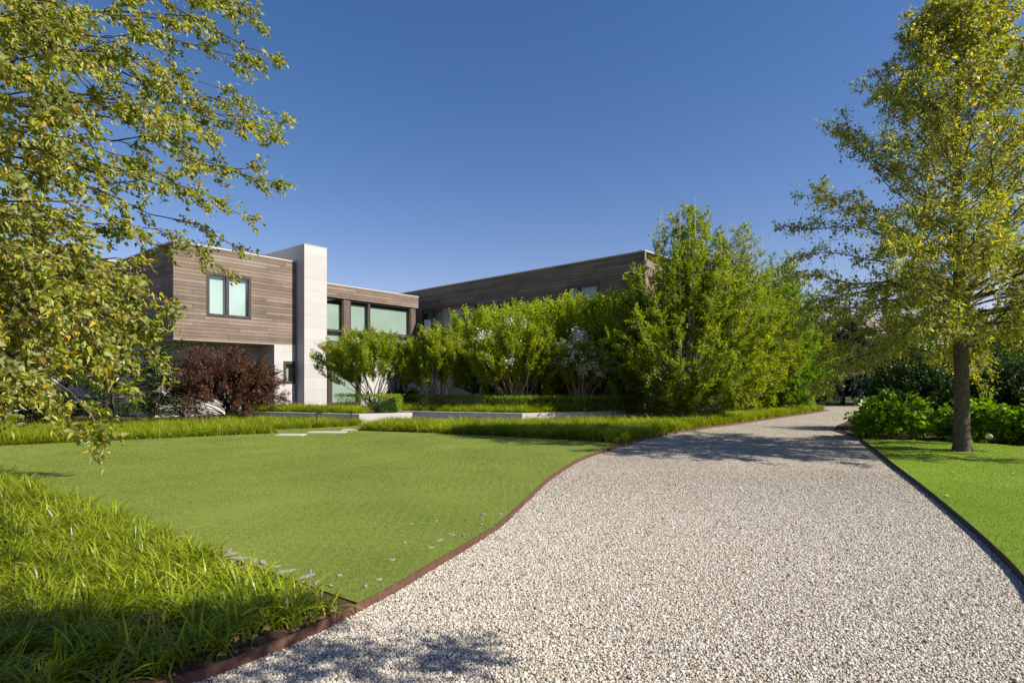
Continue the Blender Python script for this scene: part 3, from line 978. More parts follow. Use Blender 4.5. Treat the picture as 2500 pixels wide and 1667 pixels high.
b = MB(); b.box(WE, .0, 8.5, .16, .3, WB, WT - .002); b.build("timber_cladding", M['clad'], house)
b = MB(); b.box(WE, .0, 8.5, .1, .35, WT + .052, WT + .08); b.build("coping", M['coping'], house)
b = MB(); b.box(WF, wl, wr - .3, .35, .6, 0, WB); b.build("stone_wall", M['stone'], house)
b = MB(); b.box(WF, wl, wr - .4, .2, 8, WT - .5, WT - .4); b.build("roof", M['roofing'], house)
c0, c1 = WU(1046, .3), WU(1078, .3)
window(WF, c0, c1, .33, .4, 2.9, [.4], [], fw=.1, blind=.2)

# ------------------------------------------------------------------ planter walls, stair wall, path lights
PH = .42
pc = G(877, 1010.7, PH)
pl = pc[:2]
dl = norm(np.array([-.94, .34]))               # shaded face, to the left
dr = norm(np.array([.86, .51]))                  # sunlit face, to the right
def wall_run(name, pts, th, z1, label):
    "L-shaped low wall along a polyline (front face), thickness behind"
    b = MB()
    pts = [np.array(p) for p in pts]
    d = [norm(pts[i + 1] - pts[i]) for i in range(len(pts) - 1)]
    n = [np.array([-k[1], k[0]]) for k in d]
    back = [pts[0] + n[0] * th]
    for i in range(1, len(pts) - 1):
        mt = norm(n[i - 1] + n[i])
        back.append(pts[i] + mt * th / float(mt @ n[i]))
    back.append(pts[-1] + n[-1] * th)
    b.prism([tuple(p) for p in pts] + [tuple(p) for p in back[::-1]], -.05, z1)
    o = b.build(name, M['concrete'], org=(*pts[0], 0))
    return tag(o, label, "garden wall")
wall_run("planter_wall", [pl + dl * 6.2, pl, pl + dr * 2.0], .22, PH, "low cream stone planter wall with lit right end, left of the round boxwood")
pr = G(1275, 1009, PH)[:2]
dr2 = norm(np.array([.905, .425]))
dl2 = norm(np.array([-.945, .325]))
wall_run("planter_wall", [pr + dl2 * 6.6, pr, pr + dr2 * 6.2], .22, PH, "long low cream stone planter wall behind the long lilyturf bed")
# raised earth inside the planters
pbl = [tuple(pl + dl * 6.2 + np.array([.05, .2])), tuple(pl + np.array([-.05, .2])), tuple(pl + dr * 2.0 + np.array([-.15, .18])), (-4.3, 24.5), (-6.5, 29.5), (-12.0, 26.6)]
pbr = [tuple(pr + dl2 * 6.6 + np.array([.05, .2])), tuple(pr + np.array([-.03, .2])), tuple(pr + dr2 * 6.2 + np.array([-.12, .2])), (8, 27), (2, 31), (-4.5, 34), (-5.6, 29), (-4.6, 25)]
def mound(name, poly, z):
    o = sheet(name, poly, z, M['soil'])
    return o
mound("raised_bed", pbl, PH - .05)
mound("raised_bed", pbr, PH - .05)

# sloping stair wall by the wing
cs = AT(1140, 960, 27.5)
b = MB()
prof = [(-.9, 0.3), (-.9, 1.32)] + [(-.9 + 1.05 * t, 1.32 - .28 * t ** 1.4 - .12 * t) for t in np.linspace(.15, 1, 7)] + [(.15, .3)]
n = len(prof)
yy0, yy1 = 27.3, 27.75
for i in range(n):
    a, c = prof[i], prof[(i + 1) % n]
    b.quad((cs[0] + a[0], yy0, a[1]), (cs[0] + a[0] + .25, yy1, a[1]), (cs[0] + c[0] + .25, yy1, c[1]), (cs[0] + c[0], yy0, c[1]))
pv = [(cs[0] + p[0], yy0, p[1]) for p in prof]
k = len(b.v); b.v += pv; b.f.append(tuple(range(k, k + n)))
k = len(b.v); b.v += [(cs[0] + p[0] + .25, yy1, p[1]) for p in prof]; b.f.append(tuple(range(k + n - 1, k - 1, -1)))
prof2 = [(.22, .3)] + [(.5 - .28 * math.cos(t), .86 + .16 * math.sin(t)) for t in np.linspace(.2, 2.4, 8)] + [(.95, .3)]
n = len(prof2)
for i in range(n):
    a, c = prof2[i], prof2[(i + 1) % n]
    b.quad((cs[0] + a[0], yy0 + .1, a[1]), (cs[0] + a[0] + .25, yy1, a[1]), (cs[0] + c[0] + .25, yy1, c[1]), (cs[0] + c[0], yy0 + .1, c[1]))
k = len(b.v); b.v += [(cs[0] + p[0], yy0 + .1, p[1]) for p in prof2]; b.f.append(tuple(range(k, k + n)))
o = b.build("stair_wall", M['concrete'], org=(cs[0], yy0, .3))
tag(o, "pale concrete stair wall with sloping top, half hidden behind the low hedge", "garden wall")

def path_light(p, flip, label):
    e = empty("path_light", p, label, "path light", "path lights among the lilyturf")
    t = Tubes()
    t.add([p, p + np.array([0, 0, .42])], [.018, .018], 8)
    t.build("stem", M['metal'], e)
    b = MB()
    fr = lambda u, v, z: (p[0] + u * flip, p[1] + v, p[2] + z)
    b.box(fr, -.022, .17, -.022, .022, .422, .462)
    b.build("lamp_head", M['metal'], e)
path_light(G(773, 1041, .05), 1, "black right-angled path light standing in the middle of the small lilyturf bed")
path_light(G(857, 1037, .05), 1, "black path light at the right end of the small lilyturf bed by the planter wall")

# ------------------------------------------------------------------ lilyturf beds
def clump(nb, lmin, lmax, w0, seg, spread=.06, upright=.5):
    "one tuft of arching blades"
    Vs, Fs, base = [], [], 0
    for _ in range(nb):
        L = R.uniform(lmin, lmax)
        az = R.uniform(0, 6.283)
        th0 = R.uniform(.05, upright)
        th1 = th0 + R.uniform(.8, 2.0)
        p = np.array([R.normal(0, spread), R.normal(0, spread), 0.0])
        side = np.array([-math.sin(az), math.cos(az), 0]) + np.array([0, 0, R.normal(0, .3)])
        wd = w0 * R.uniform(.7, 1.3)
        rows = []
        for i in range(seg + 1):
            t = i / seg
            ww = wd * (1 - t ** 2.2) * (.6 + .8 * t if t < .5 else 1) + .0004
            rows += [p - side * ww, p + side * ww]
            th = th0 + (th1 - th0) * t
            p = p + L / seg * np.array([math.cos(az) * math.sin(th), math.sin(az) * math.sin(th), math.cos(th)])
        Vs.append(np.array(rows))
        for i in range(seg):
            Fs.append([base + 2 * i, base + 2 * i + 1, base + 2 * i + 3, base + 2 * i + 2])
        base += 2 * (seg + 1)
    return np.vstack(Vs), np.array(Fs), seg

def bed(name, poly, n, z, lmin, lmax, w0, seg, nb, label, parent=None, zfun=None, keep=None, variants=8, P=None, rb=None, spread=.06, spikes=0, upright=.5):
    if P is None: P = sample(poly, n)
    if keep is not None: P = P[keep(P)]
    n = len(P)
    Vs, Fs, A, base = [], [], [], 0
    for k in range(variants):
        idx = np.arange(k, n, variants)
        if not len(idx): continue
        tv, tf, sg = clump(nb, lmin, lmax, w0, seg, spread, upright)
        az = R.random(len(idx)) * 6.283
        D = np.c_[np.cos(az), np.sin(az), np.zeros(len(idx))]
        N = np.c_[R.normal(0, .12, (len(idx), 2)), np.ones(len(idx))]
        zz = np.full(len(idx), z) if zfun is None else zfun(P[idx])
        V, F = scatter(tv, tf, np.c_[P[idx], zz], D, N, R.uniform(.75, 1.15, len(idx)))
        Vs.append(V); Fs.append(F + base); base += len(V)
        bl = R.random((len(idx), nb)) * .75 + R.random((len(idx), 1)) * .25
        A.append(np.repeat(bl.ravel(), sg))
    V, F, A = np.vstack(Vs), np.vstack(Fs), np.concatenate(A)
    mi = np.zeros(len(F), int)
    if spikes:
        q = P[R.choice(len(P), spikes)]
        T = Tubes()
        for (x, y) in q:
            h = R.uniform(.16, .24)
            dx, dy = R.normal(0, .04, 2)
            T.add([(x, y, z), (x + dx, y + dy, z + h)], [.002, .002], 3)
            zz = np.linspace(h, h + .075, 7)
            T.add([(x + dx + dx / h * (c - h), y + dy + dy / h * (c - h), z + c) for c in zz], [.002, .005, .006, .005, .005, .004, .001], 6)
        tv = np.vstack(T.V); tf = np.vstack(T.F)
        F = np.vstack([F, tf + len(V)]); V = np.vstack([V, tv])
        mi = np.concatenate([mi, np.ones(len(tf), int)]); A = np.concatenate([A, np.zeros(len(tf))])
    o = mk(name, V, F, [M['liriope'], M['spike']], attrs={"rnd": A}, matidx=mi)
    return tag(o, label, "ground cover", kind="stuff")

# near bed: dense away from the drive, sparse with bark showing beside it
def near_keep(P):
    d = np.min(np.hypot(P[:, None, 0] - EL[None, ::2, 0], P[:, None, 1] - EL[None, ::2, 1]), 1)
    dl_ = bed_line_far - bed_line_near
    e = np.abs((P[:, 0] - bed_line_near[0]) * dl_[1] - (P[:, 1] - bed_line_near[1]) * dl_[0]) / np.linalg.norm(dl_)
    vis = (P[:, 1] > 2.5) & (P[:, 0] > -P[:, 1] * .95 - .8) & (d > .11) & (e > .05 + .14 * (P[:, 1] < 5.6) * R.random(len(P)) ** .4)
    return vis & (R.random(len(P)) < np.clip(.35 + d * .7, 0, 1))
bed("near_lilyturf", bed_near_vis, 2300, .04, .14, .33, .0060, 6, 30, "bright green lilyturf tufts with lilac spikes in the near left bed",
    keep=near_keep, variants=14, spikes=11, spread=.04, upright=.95)

def strip(front, back, n):
    "points between two polylines of equal length"
    f, b_ = np.array([p[:2] for p in front]), np.array([p[:2] for p in back])
    t = R.random(n) * (len(f) - 1)
    i = t.astype(int); fr = (t - i)[:, None]
    A = f[i] * (1 - fr) + f[i + 1] * fr
    B = b_[i] * (1 - fr) + b_[i + 1] * fr
    s = R.random(n)[:, None] ** 1.25
    return A * (1 - s) + B * s

LBd = norm(LB1 - LB0); LBn = np.array([-LBd[1], LBd[0]])
Pl = strip([LB0 + LBn * .12 + LBd * 3, LB1 + LBn * .12 - LBd * .05], [LB0 + LBn * 6 + LBd * 3, LB1 + LBn * 4.5 - LBd * 1.6], 2700)
bed("left_lilyturf", None, 0, .03, .28, .48, .0065, 4, 24, "broad band of tall lilyturf in front of the house at the left", P=Pl, upright=.7)
Pm = sample([(-9.9, 18.0), (-6.9, 18.95), (-5.35, 20.0), (-5.2, 20.35), (-6.0, 20.8), (-11.0, 22.4)], 700)
bed("middle_lilyturf", None, 0, .03, .28, .46, .0065, 4, 24, "small lilyturf bed in front of the left planter wall", P=Pm, upright=.7)
# long bed between lawn, drive and planter wall
fr_pts = [GD(832, 992)[:2], GD(1000, 997)[:2], GD(1200, 1006)[:2], GD(1330, 1013)[:2], GD(1425, 1019)[:2], GD(1500, 1002)[:2], GD(1600, 984)[:2], GD(1700, 970)[:2], GD(1800, 956)[:2], GD(1897, 942.5)[:2]]
bk_pts = [(-4.4, 20.2), (-2.7, 20.8), (.25, 20.55), (2.4, 21.4), (4.4, 22.2), (6.2, 22.6), (8.6, 23.6), (10.6, 26.5), (13.0, 30.0), (15.2, 34.0)]
Pb = strip(fr_pts, bk_pts, 4800)
bed("long_lilyturf", None, 0, .03, .28, .48, .0068, 4, 24, "long curving bed of bright lilyturf between lawn, drive and planter wall", P=Pb, upright=.7)
Pu = strip([pl + dl * 5.2 + np.array([0, .35]), pl + np.array([-.2, .4])], [pl + dl * 5.4 + np.array([.2, 2.3]), pl + np.array([-.1, 1.7])], 620)
bed("planter_lilyturf", None, 0, PH - .05, .28, .48, .0068, 4, 24, "lilyturf growing in the left raised planter below the chimney", P=Pu, upright=.7)
Pu = strip([pr + dl2 * 6.5 + np.array([.1, .35]), pr + np.array([0, .4]), pr + dr2 * 2.4 + np.array([-.1, .35])],
           [pr + dl2 * 6.0 + np.array([.3, 1.7]), pr + np.array([.2, 2.2]), pr + dr2 * 2.6 + np.array([0, 1.8])], 1000)
bed("planter_lilyturf", None, 0, PH - .05, .28, .48, .0068, 4, 24, "lilyturf growing in the long raised planter below the crape myrtles", P=Pu, upright=.7)

# ------------------------------------------------------------------ plants built from stems, twigs and leaves
def bent(base, E, a, c, n=7, wob=.03):
    t = np.linspace(0, 1, n)
    d = E - base
    P = base + np.c_[d[0] * t ** a, d[1] * t ** a, d[2] * t ** c]
    L = np.linalg.norm(d)
    P[1:-1] += R.normal(0, wob * L * .3, (n - 2, 3))
    return P

def stem_plant(name, root, bases, ends, a, c, r0, ntw, twl, nleaf, lsize, tpl, lm, bm, tstart=.45, up=.5, twdir=(0, 0, .3), twj=.6, leaf_jit=.6, stemcap=None,
               crown="crown", stem="stems", leafup=.6, twigs=True, sides=4, outward=.7, tpow=.7, rbias=None):
    T = Tubes()
    P0, P1 = [], []
    for k in range(len(ends)):
        P = bent(bases[k], ends[k], a, c)
        if stemcap is None or k < stemcap:
            T.add(P, np.linspace(r0, r0 * .18, len(P)), sides)
        m = ntw if np.isscalar(ntw) else ntw[k]
        t = tstart + (1 - tstart) * R.random(m) ** tpow
        x = t * (len(P) - 1); i = np.minimum(x.astype(int), len(P) - 2); f = (x - i)[:, None]
        q = P[i] * (1 - f) + P[i + 1] * f
        dirn = norm(P[i + 1] - P[i])
        hor = dirn.copy(); hor[:, 2] = 0
        d = norm(dirn * outward + rnd_dir(m) * twj + np.array(twdir))
        L = twl * R.uniform(.5, 1.2, (m, 1))
        P0.append(q); P1.append(q + d * L)
    P0, P1 = np.vstack(P0), np.vstack(P1)
    st = T.build(stem, bm, root)
    if twigs:
        V, F = sticks(P0, P1, np.full(len(P0), max(.0025, r0 * .12)))
        # twigs belong to the stems part
        me = st.data
        tw = mk("twigs", V, F, bm, root)
    m = len(P0)
    s = R.random((m, nleaf, 1)) * 1.05
    LP = P0[:, None] * (1 - s) + P1[:, None] * s + R.normal(0, lsize * .35, (m, nleaf, 3))
    d = norm(P1 - P0)[:, None] + R.normal(0, .5, (m, nleaf, 3))
    sz = lsize * R.uniform(.65, 1.2, m * nleaf)
    rb = None
    if rbias is not None:
        rb = np.repeat(rbias(P1), nleaf)
    return leaves(crown, LP.reshape(-1, 3), d.reshape(-1, 3), sz, tpl, lm, root, leafup, leaf_jit, rb)

def shell(n, c, r, lo=.55, hi=1.0, zmin=-1.0):
    "points in the outer part of an ellipsoid"
    out = []
    while len(out) < n:
        d = rnd_dir(1)[0]
        if d[2] < zmin: continue
        out.append(np.array(c) + d * np.array(r) * (lo + (hi - lo) * R.random() ** .6) * (1 + .10 * math.sin(5 * d[0] + 3 * d[2]) + R.normal(0, .04)))
    return np.array(out)

# ---- hornbeams: fans of upright stems
def hornbeam(x, y, z, rx, h, label, n=150, leaf=.085, dens=1.0, m='hornbeam'):
    root = empty("hornbeam_tree", (x, y, z), label, "tree", "hornbeams along the drive")
    ends, bases = [], []
    hz_ = np.array([.04, .1, .2, .34, .5, .68, .84, .94, 1.0])
    pr_ = np.array([.45, .72, .92, 1.0, .94, .70, .42, .25, .10])
    for k in range(n):
        az = R.uniform(0, 6.283)
        hz = .05 + .95 * R.random() ** 1.15
        rr = rx * np.interp(hz, hz_, pr_) * R.random() ** .3 * R.uniform(.9, 1.08)
        ends.append((x + rr * math.cos(az), y + .82 * rr * math.sin(az), z + h * hz))
        bases.append((x + R.normal(0, .10), y + R.normal(0, .10), z + min(R.uniform(.1, 1.2), h * hz * .5)))
    ends, bases = np.array(ends), np.array(bases)
    t = Tubes(); t.add([(x, y, z - .05), (x + .01, y, z + .5), (x, y + .02, z + 1.3), (x, y, z + 2.4)], [.16, .13, .10, .05], 8)
    t.build("trunk", M['pale_bark'], root)
    stem_plant("hornbeam", root, bases, ends, .75, 1.15, .027, np.where(ends[:, 2] > z + h * .78, int(11 * dens), int(19 * dens)), .42, 28, leaf, LEAF_FOLD, M[m], M['pale_bark'],
               tstart=.45, twdir=(0, 0, .12), twj=.75, outward=.6, tpow=.7, leafup=1.3)
    # bare whips above the top
    T = Tubes()
    for k in range(16):
        az = R.uniform(0, 6.283); rr = rx * .32 * R.random() ** .5
        p = np.array([x + rr * math.cos(az), y + rr * math.sin(az), z + h * R.uniform(.72, .85)])
        T.add([p, p + np.array([R.normal(0, .05), R.normal(0, .05), h * R.uniform(.13, .21)])], [.010, .003], 3)
    T.build("bare_whips", M['pale_bark'], root)
    return root
hornbeam(6.85, 22.6, .1, 3.65, 8.3, "large bright green hornbeam with pale upright stems, nearest to the house wing", n=330, dens=1.3, leaf=.088)
hornbeam(10.6, 26.6, .1, 2.9, 8.6, "second hornbeam along the drive, directly behind the large nearest one", n=190, leaf=.092)
hornbeam(13.5, 29.6, .1, 2.6, 8.0, "third hornbeam along the drive, deep green, left of the drive bend", n=200, leaf=.098, m='hornbeam_deep')
hornbeam(15.7, 32.7, .1, 2.7, 8.7, "farthest hornbeam of the row with thin bare twigs at its top", n=170, dens=.9, leaf=.10)

# ---- tall privet hedge in front of the wing
def tall_hedge():
    a, b_ = np.array([-2.7, 29.3]), np.array([5.0, 22.9])
    d = norm(b_ - a); nrm = np.array([d[1], -d[0]])           # towards us
    L = np.linalg.norm(b_ - a)
    root = empty("privet_hedge", (*(a + b_) / 2, .1), "tall bright green hedge with upright shoots in front of the right wing", "hedge")
    n = 470
    u = R.random(n) * L; wv = R.uniform(-.9, .9, n)
    base = a + d * u[:, None] + nrm * wv[:, None] * .6
    e = a + d * (u + R.normal(0, .25, n))[:, None] + nrm * wv[:, None] * 1.25
    edge = np.minimum(u / 1.5, 1) ** .5
    top = np.where(R.random(n) < .62, R.uniform(4.6, 5.15, n), R.uniform(1.0, 4.6, n)) * (.72 + .28 * edge)
    bases = np.c_[base, np.full(n, .3)]
    ends = np.c_[e, top]
    stem_plant("hedge", root, bases, ends, 1.0, 1.0, .02, 30, .34, 11, .085, LEAF_FOLD, M['hedge'], M['dark_bark'],
               tstart=.3, twdir=(0, 0, .75), twj=.6, outward=.5, tpow=.75)
tall_hedge()

# ---- crape myrtles
def crape(x, y, z, r, zlo, zhi, label, n=60, flowers=0, nst=11, lean=0.0, dens=1.0, fl_front=False):
    root = empty("crape_myrtle", (x, y, z), label, "tree", "crape myrtles in the planters")
    cz, rz = (zlo + zhi) / 2, (zhi - zlo) / 2
    E = shell(n, (x + lean, y, cz), (r, r * .8, rz), .45, 1.0, -.75)
    B = np.c_[x + R.normal(0, .12, n), y + R.normal(0, .12, n), np.full(n, z)]
    stem_plant("crape", root, B, E, .95, .95, .026, int(13 * dens), .36, 19, .082, LEAF_FOLD, M['crape'], M['crape_bark'],
               tstart=.66, twdir=(0, 0, .35), twj=.65, outward=.9, stemcap=nst * 2, sides=5, tpow=.6, leafup=1.1)
    if flowers:
        C = shell(flowers * 6, (x + lean, y, cz), (r * .98, r * .8, rz * .98), .9, 1.02, -.5)
        if fl_front: C = C[(C[:, 1] < y - .2)]
        for c in C[:flowers]:
            m = 60
            Fp = c + R.normal(0, 1, (m, 3)) * np.array([.095, .095, .13])
            leaves("flower_panicle", Fp, rnd_dir(m), .075 * R.uniform(.7, 1.3, m), LEAF_FOLD, M['petal'], root, .3, 1.0)
crape(-5.95, 25.0, .38, 2.45, 1.4, 3.75, "leftmost crape myrtle, wide and low crowned, beside the chimney", n=190, dens=1.2)
crape(-3.05, 24.3, .38, 1.5, 1.15, 3.95, "second crape myrtle with an upright leafy crown in front of the link windows", n=130, dens=1.2)
crape(.12, 23.4, .38, 2.2, 1.45, 4.2, "broad crape myrtle with many pale stems and a few white blooms", n=210, dens=1.2, flowers=7, nst=14, fl_front=True)
crape(2.75, 23.4, .38, 1.25, 1.35, 3.55, "shaded crape myrtle full of white blooms beside the large hornbeam", n=90, flowers=34, nst=12, fl_front=True)

# ---- Japanese maple
def maple():
    x, y, z = -10.75, 22.2, .05
    root = empty("red_maple", (x, y, z), "dark red spreading Japanese maple in front of the stone wall", "tree")
    n = 220
    E = []
    for k in range(n):
        az = R.uniform(0, 6.283); q = R.random() ** .55
        zz = 2.72 * (1 - q ** 2.4) ** .6 * R.uniform(.45, 1.0) + .25
        E.append((x - .55 + 2.85 * q * math.cos(az), y + 1.9 * q * math.sin(az), zz))
    E = np.array(E)
    B = np.c_[x + R.normal(0, .10, n), y + R.normal(0, .10, n), np.full(n, z)]
    stem_plant("maple", root, B, E, 1.25, .7, .026, 24, .36, 13, .072, LEAF_FOLD, M['maple'], M['dark_bark'],
               tstart=.55, twdir=(0, 0, -.05), twj=.7, outward=.9, stemcap=40, leafup=1.5, sides=5)
maple()

# ---- dark layered evergreen behind the left linden
def layered(x, y, r, h, label, m, n=110, leaf=.07, name="evergreen_tree", cat="tree"):
    root = empty(name, (x, y, 0), label, cat)
    T = Tubes(); T.add([(x, y, -.05), (x, y, h * .5), (x, y, h * .95)], [.16, .1, .02], 7); T.build("trunk", M['dark_bark'], root)
    zb = R.uniform(.05, .95, n) * h
    az = R.random(n) * 6.283
    rr = r * np.sqrt(np.clip(1 - (zb / h) ** 1.4, .02, 1)) * R.uniform(.7, 1.05, n)
    B = np.c_[np.full(n, x), np.full(n, y), zb]
    E = np.c_[x + rr * np.cos(az), y + rr * np.sin(az), zb + rr * R.uniform(-.12, .25, n)]
    stem_plant(name, root, B, E, 1, 1, .02, 26, .40, 12, leaf, LEAF_FOLD, m, M['dark_bark'], tstart=.3, twdir=(0, 0, -.05), twj=.55, outward=.9, leafup=1.6)
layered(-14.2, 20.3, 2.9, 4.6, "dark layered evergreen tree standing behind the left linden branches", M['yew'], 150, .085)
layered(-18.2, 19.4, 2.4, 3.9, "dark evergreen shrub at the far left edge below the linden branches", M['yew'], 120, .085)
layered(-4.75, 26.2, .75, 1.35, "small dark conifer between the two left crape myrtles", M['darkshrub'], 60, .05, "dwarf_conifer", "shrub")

# ---- clipped box hedges, ball
def clipped(name, path, w_, z0, h, label, m, leaf=.04, dens=900, cat="hedge"):
    path = np.array(path, float)
    root = empty(name, (*path.mean(0), z0), label, cat)
    seg = np.linalg.norm(np.diff(path, axis=0), axis=1)
    L = seg.sum()
    n = int(L * (w_ + 2 * h) * dens)
    t = R.random(n) * L
    cum = np.r_[0, np.cumsum(seg)]
    i = np.clip(np.searchsorted(cum, t, side='right') - 1, 0, len(seg) - 1)
    f = ((t - cum[i]) / seg[i])[:, None]
    q = path[i] * (1 - f) + path[i + 1] * f
    d = norm(path[i + 1] - path[i]); nn = np.c_[-d[:, 1], d[:, 0]]
    s = R.random(n) * (w_ + 2 * h)
    v = np.where(s < h, -w_ / 2, np.where(s > h + w_, w_ / 2, s - h - w_ / 2))
    zz = np.where(s < h, s, np.where(s > h + w_, s - h - w_, h)) * 1.0
    dep = R.random(n) ** 2 * .15
    v = v * (1 - dep / (w_ / 2) * (np.abs(v) > w_ / 2 - .01)) + R.normal(0, .02, n)
    zz = zz + R.normal(0, .03, n) - np.where((s > h) & (s < h + w_), dep * .6, 0)
    P = np.c_[q + nn * v[:, None], z0 + np.maximum(zz, 0)]
    nrm = np.c_[nn * (np.sign(v) * (np.abs(v) > w_ / 2 - .2))[:, None], np.where((s > h) & (s < h + w_), 1.2, .5)]
    leaves("foliage", P, nrm + R.normal(0, .5, (n, 3)), leaf * R.uniform(.7, 1.4, n), LEAF_FOLD, m, root, .5, .7)
    k = 40
    t2 = np.linspace(0, 1, k)
    Bp = np.array([np.interp(t2 * L, cum, path[:, 0]), np.interp(t2 * L, cum, path[:, 1])]).T
    T = Tubes()
    for p in Bp: T.add([(p[0], p[1], z0 - .05), (p[0] + R.normal(0, .05), p[1] + R.normal(0, .05), z0 + h * .8)], [.012, .006], 4)
    T.build("stems", M['dark_bark'], root)
z1 = PH - .05
clipped("box_hedge", [(-7.3, 24.0), (-5.6, 23.9), (-4.75, 23.4), (-4.75, 22.2)], .7, z1, .66, "low clipped box hedge behind the left planter lilyturf, below the leftmost crape myrtle", M['boxwood'], .045)
clipped("box_hedge", [(-4.3, 24.4), (-2.5, 23.6), (-1.0, 22.9), (1.0, 22.5), (2.6, 22.4), (5.2, 23.0)], .8, z1, .62, "long low clipped box hedge at the feet of the crape myrtles", M['boxwood'], .045)
def ball():
    c = G(943, 1021, .30); c = np.array([c[0], 21.6, .42])
    c[0] = (943 - CX) / FPX * 21.6
    root = empty("box_ball", (c[0], c[1], .02), "round clipped dark boxwood between the two planter walls", "shrub")
    n = 5200
    d = rnd_dir(n)
    P = c + d * np.array([.40, .40, .43]) * (1 - R.random((n, 1)) ** 2.2 * .35) + R.normal(0, .012, (n, 3))
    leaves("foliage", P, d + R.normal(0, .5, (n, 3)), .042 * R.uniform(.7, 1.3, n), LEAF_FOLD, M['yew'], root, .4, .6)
    T = Tubes(); T.add([(c[0], c[1], 0), (c[0], c[1], .45)], [.03, .02], 6); T.build("stem", M['dark_bark'], root)
ball()

# ---- hydrangeas
def hydrangea(x, y, rx, ry, h, label, n=70, fl=()):
    root = empty("hydrangea_bush", (x, y, .03), label, "shrub", "hydrangeas beside the right linden")
    E = shell(n, (x, y, h * .42), (rx, ry, h * .56), .72, 1.0, -.6)
    E[:, 2] = np.maximum(E[:, 2], .15)
    B = np.c_[x + R.normal(0, .25, n), y + R.normal(0, .2, n), np.full(n, .03)]
    stem_plant("hydrangea", root, B, E, .9, 1.0, .008, 8, .16, 7, .135, LEAF_BIG, M['hydrangea'], M['crape_bark'], tstart=.5, twdir=(0, 0, .15), twj=.7, outward=.8, leafup=1.4, leaf_jit=.5)
    for (fx, fy, fz, col) in fl:
        m = 160
        d = rnd_dir(m)
        V, F = scatter(LEAF_FOLD[0] - np.array([0, .5, 0]), LEAF_FOLD[1], np.array([fx, fy, fz]) + d * np.array([.06, .06, .05]), np.cross(d, rnd_dir(m)), d + rnd_dir(m) * .4, np.full(m, .035))
        mk("flower_head", V, F, M[col], root, {"rnd": R.random(m)})
hydrangea(10.55, 15.9, 1.05, .9, 1.24, "bright sunlit hydrangea bush at the corner of the drive", 85)
hydrangea(12.15, 15.1, .95, .85, 1.12, "hydrangea bush directly behind the linden trunk", 75)
fb = AT(2417, 1068, 13.0)
hydrangea(13.4, 14.2, 1.0, .85, 1.2, "shaded hydrangea bush right of the linden trunk with one white bloom", 85, [(fb[0] + .25, 13.32, fb[2], 'petal')])
hydrangea(14.9, 13.4, 1.0, .85, 1.15, "hydrangea bush at the right edge of the photograph", 70)

# ---- dark tall shrubs behind the hydrangeas
def shrub(name, x, y, rx, ry, h, label, m, group=None, n=120, leaf=.10, ntw=22, cat="shrub", bm='dark_bark', spiky=.6, nl=10):
    root = empty(name, (x, y, 0), label, cat, group)
    E = shell(n, (x, y, h * .45), (rx, ry, h * .56), .5, 1.0, -.75)
    E[:, 2] = np.maximum(E[:, 2], .2)
    B = np.c_[x + R.normal(0, rx * .25, n), y + R.normal(0, ry * .25, n), np.full(n, .0)]
    stem_plant(name, root, B, E, .9, 1.0, .014, ntw, .42, nl, leaf, LEAF_FOLD, m, M[bm], tstart=.35, twdir=(0, 0, spiky), twj=.6, outward=.6, leafup=.9)
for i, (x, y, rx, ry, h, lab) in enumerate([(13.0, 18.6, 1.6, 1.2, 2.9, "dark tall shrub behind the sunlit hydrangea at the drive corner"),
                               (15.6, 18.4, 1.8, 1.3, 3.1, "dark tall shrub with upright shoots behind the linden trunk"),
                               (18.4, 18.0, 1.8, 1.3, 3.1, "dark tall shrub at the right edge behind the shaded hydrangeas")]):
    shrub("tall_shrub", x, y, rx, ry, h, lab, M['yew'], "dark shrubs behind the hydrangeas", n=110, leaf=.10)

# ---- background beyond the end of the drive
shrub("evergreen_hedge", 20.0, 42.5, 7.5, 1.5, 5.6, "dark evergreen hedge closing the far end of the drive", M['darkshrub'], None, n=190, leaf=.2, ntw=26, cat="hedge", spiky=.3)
layered(23.2, 40.5, 2.6, 6.2, "grey blue conifer beyond the far end of the drive", M['blueconifer'], 110, .15, "blue_conifer")
for (x, y, rx, h, lab) in [(28.5, 41, 3.6, 5.6, "leafy background tree right of the grey blue conifer"),
                           (34.5, 40, 3.8, 6.8, "leafy background tree seen past the linden trunk"),
                           (29.0, 30, 3.8, 5.6, "rounded background tree low behind the dark shrubs"),
                           (41.0, 43, 4.0, 7.0, "background tree at the right edge behind the linden crown")]:
    shrub("background_tree", x, y, rx, rx * .8, h, lab, M['boxwood'], "trees beyond the drive", n=120, leaf=.2, ntw=22, cat="tree", spiky=.3)
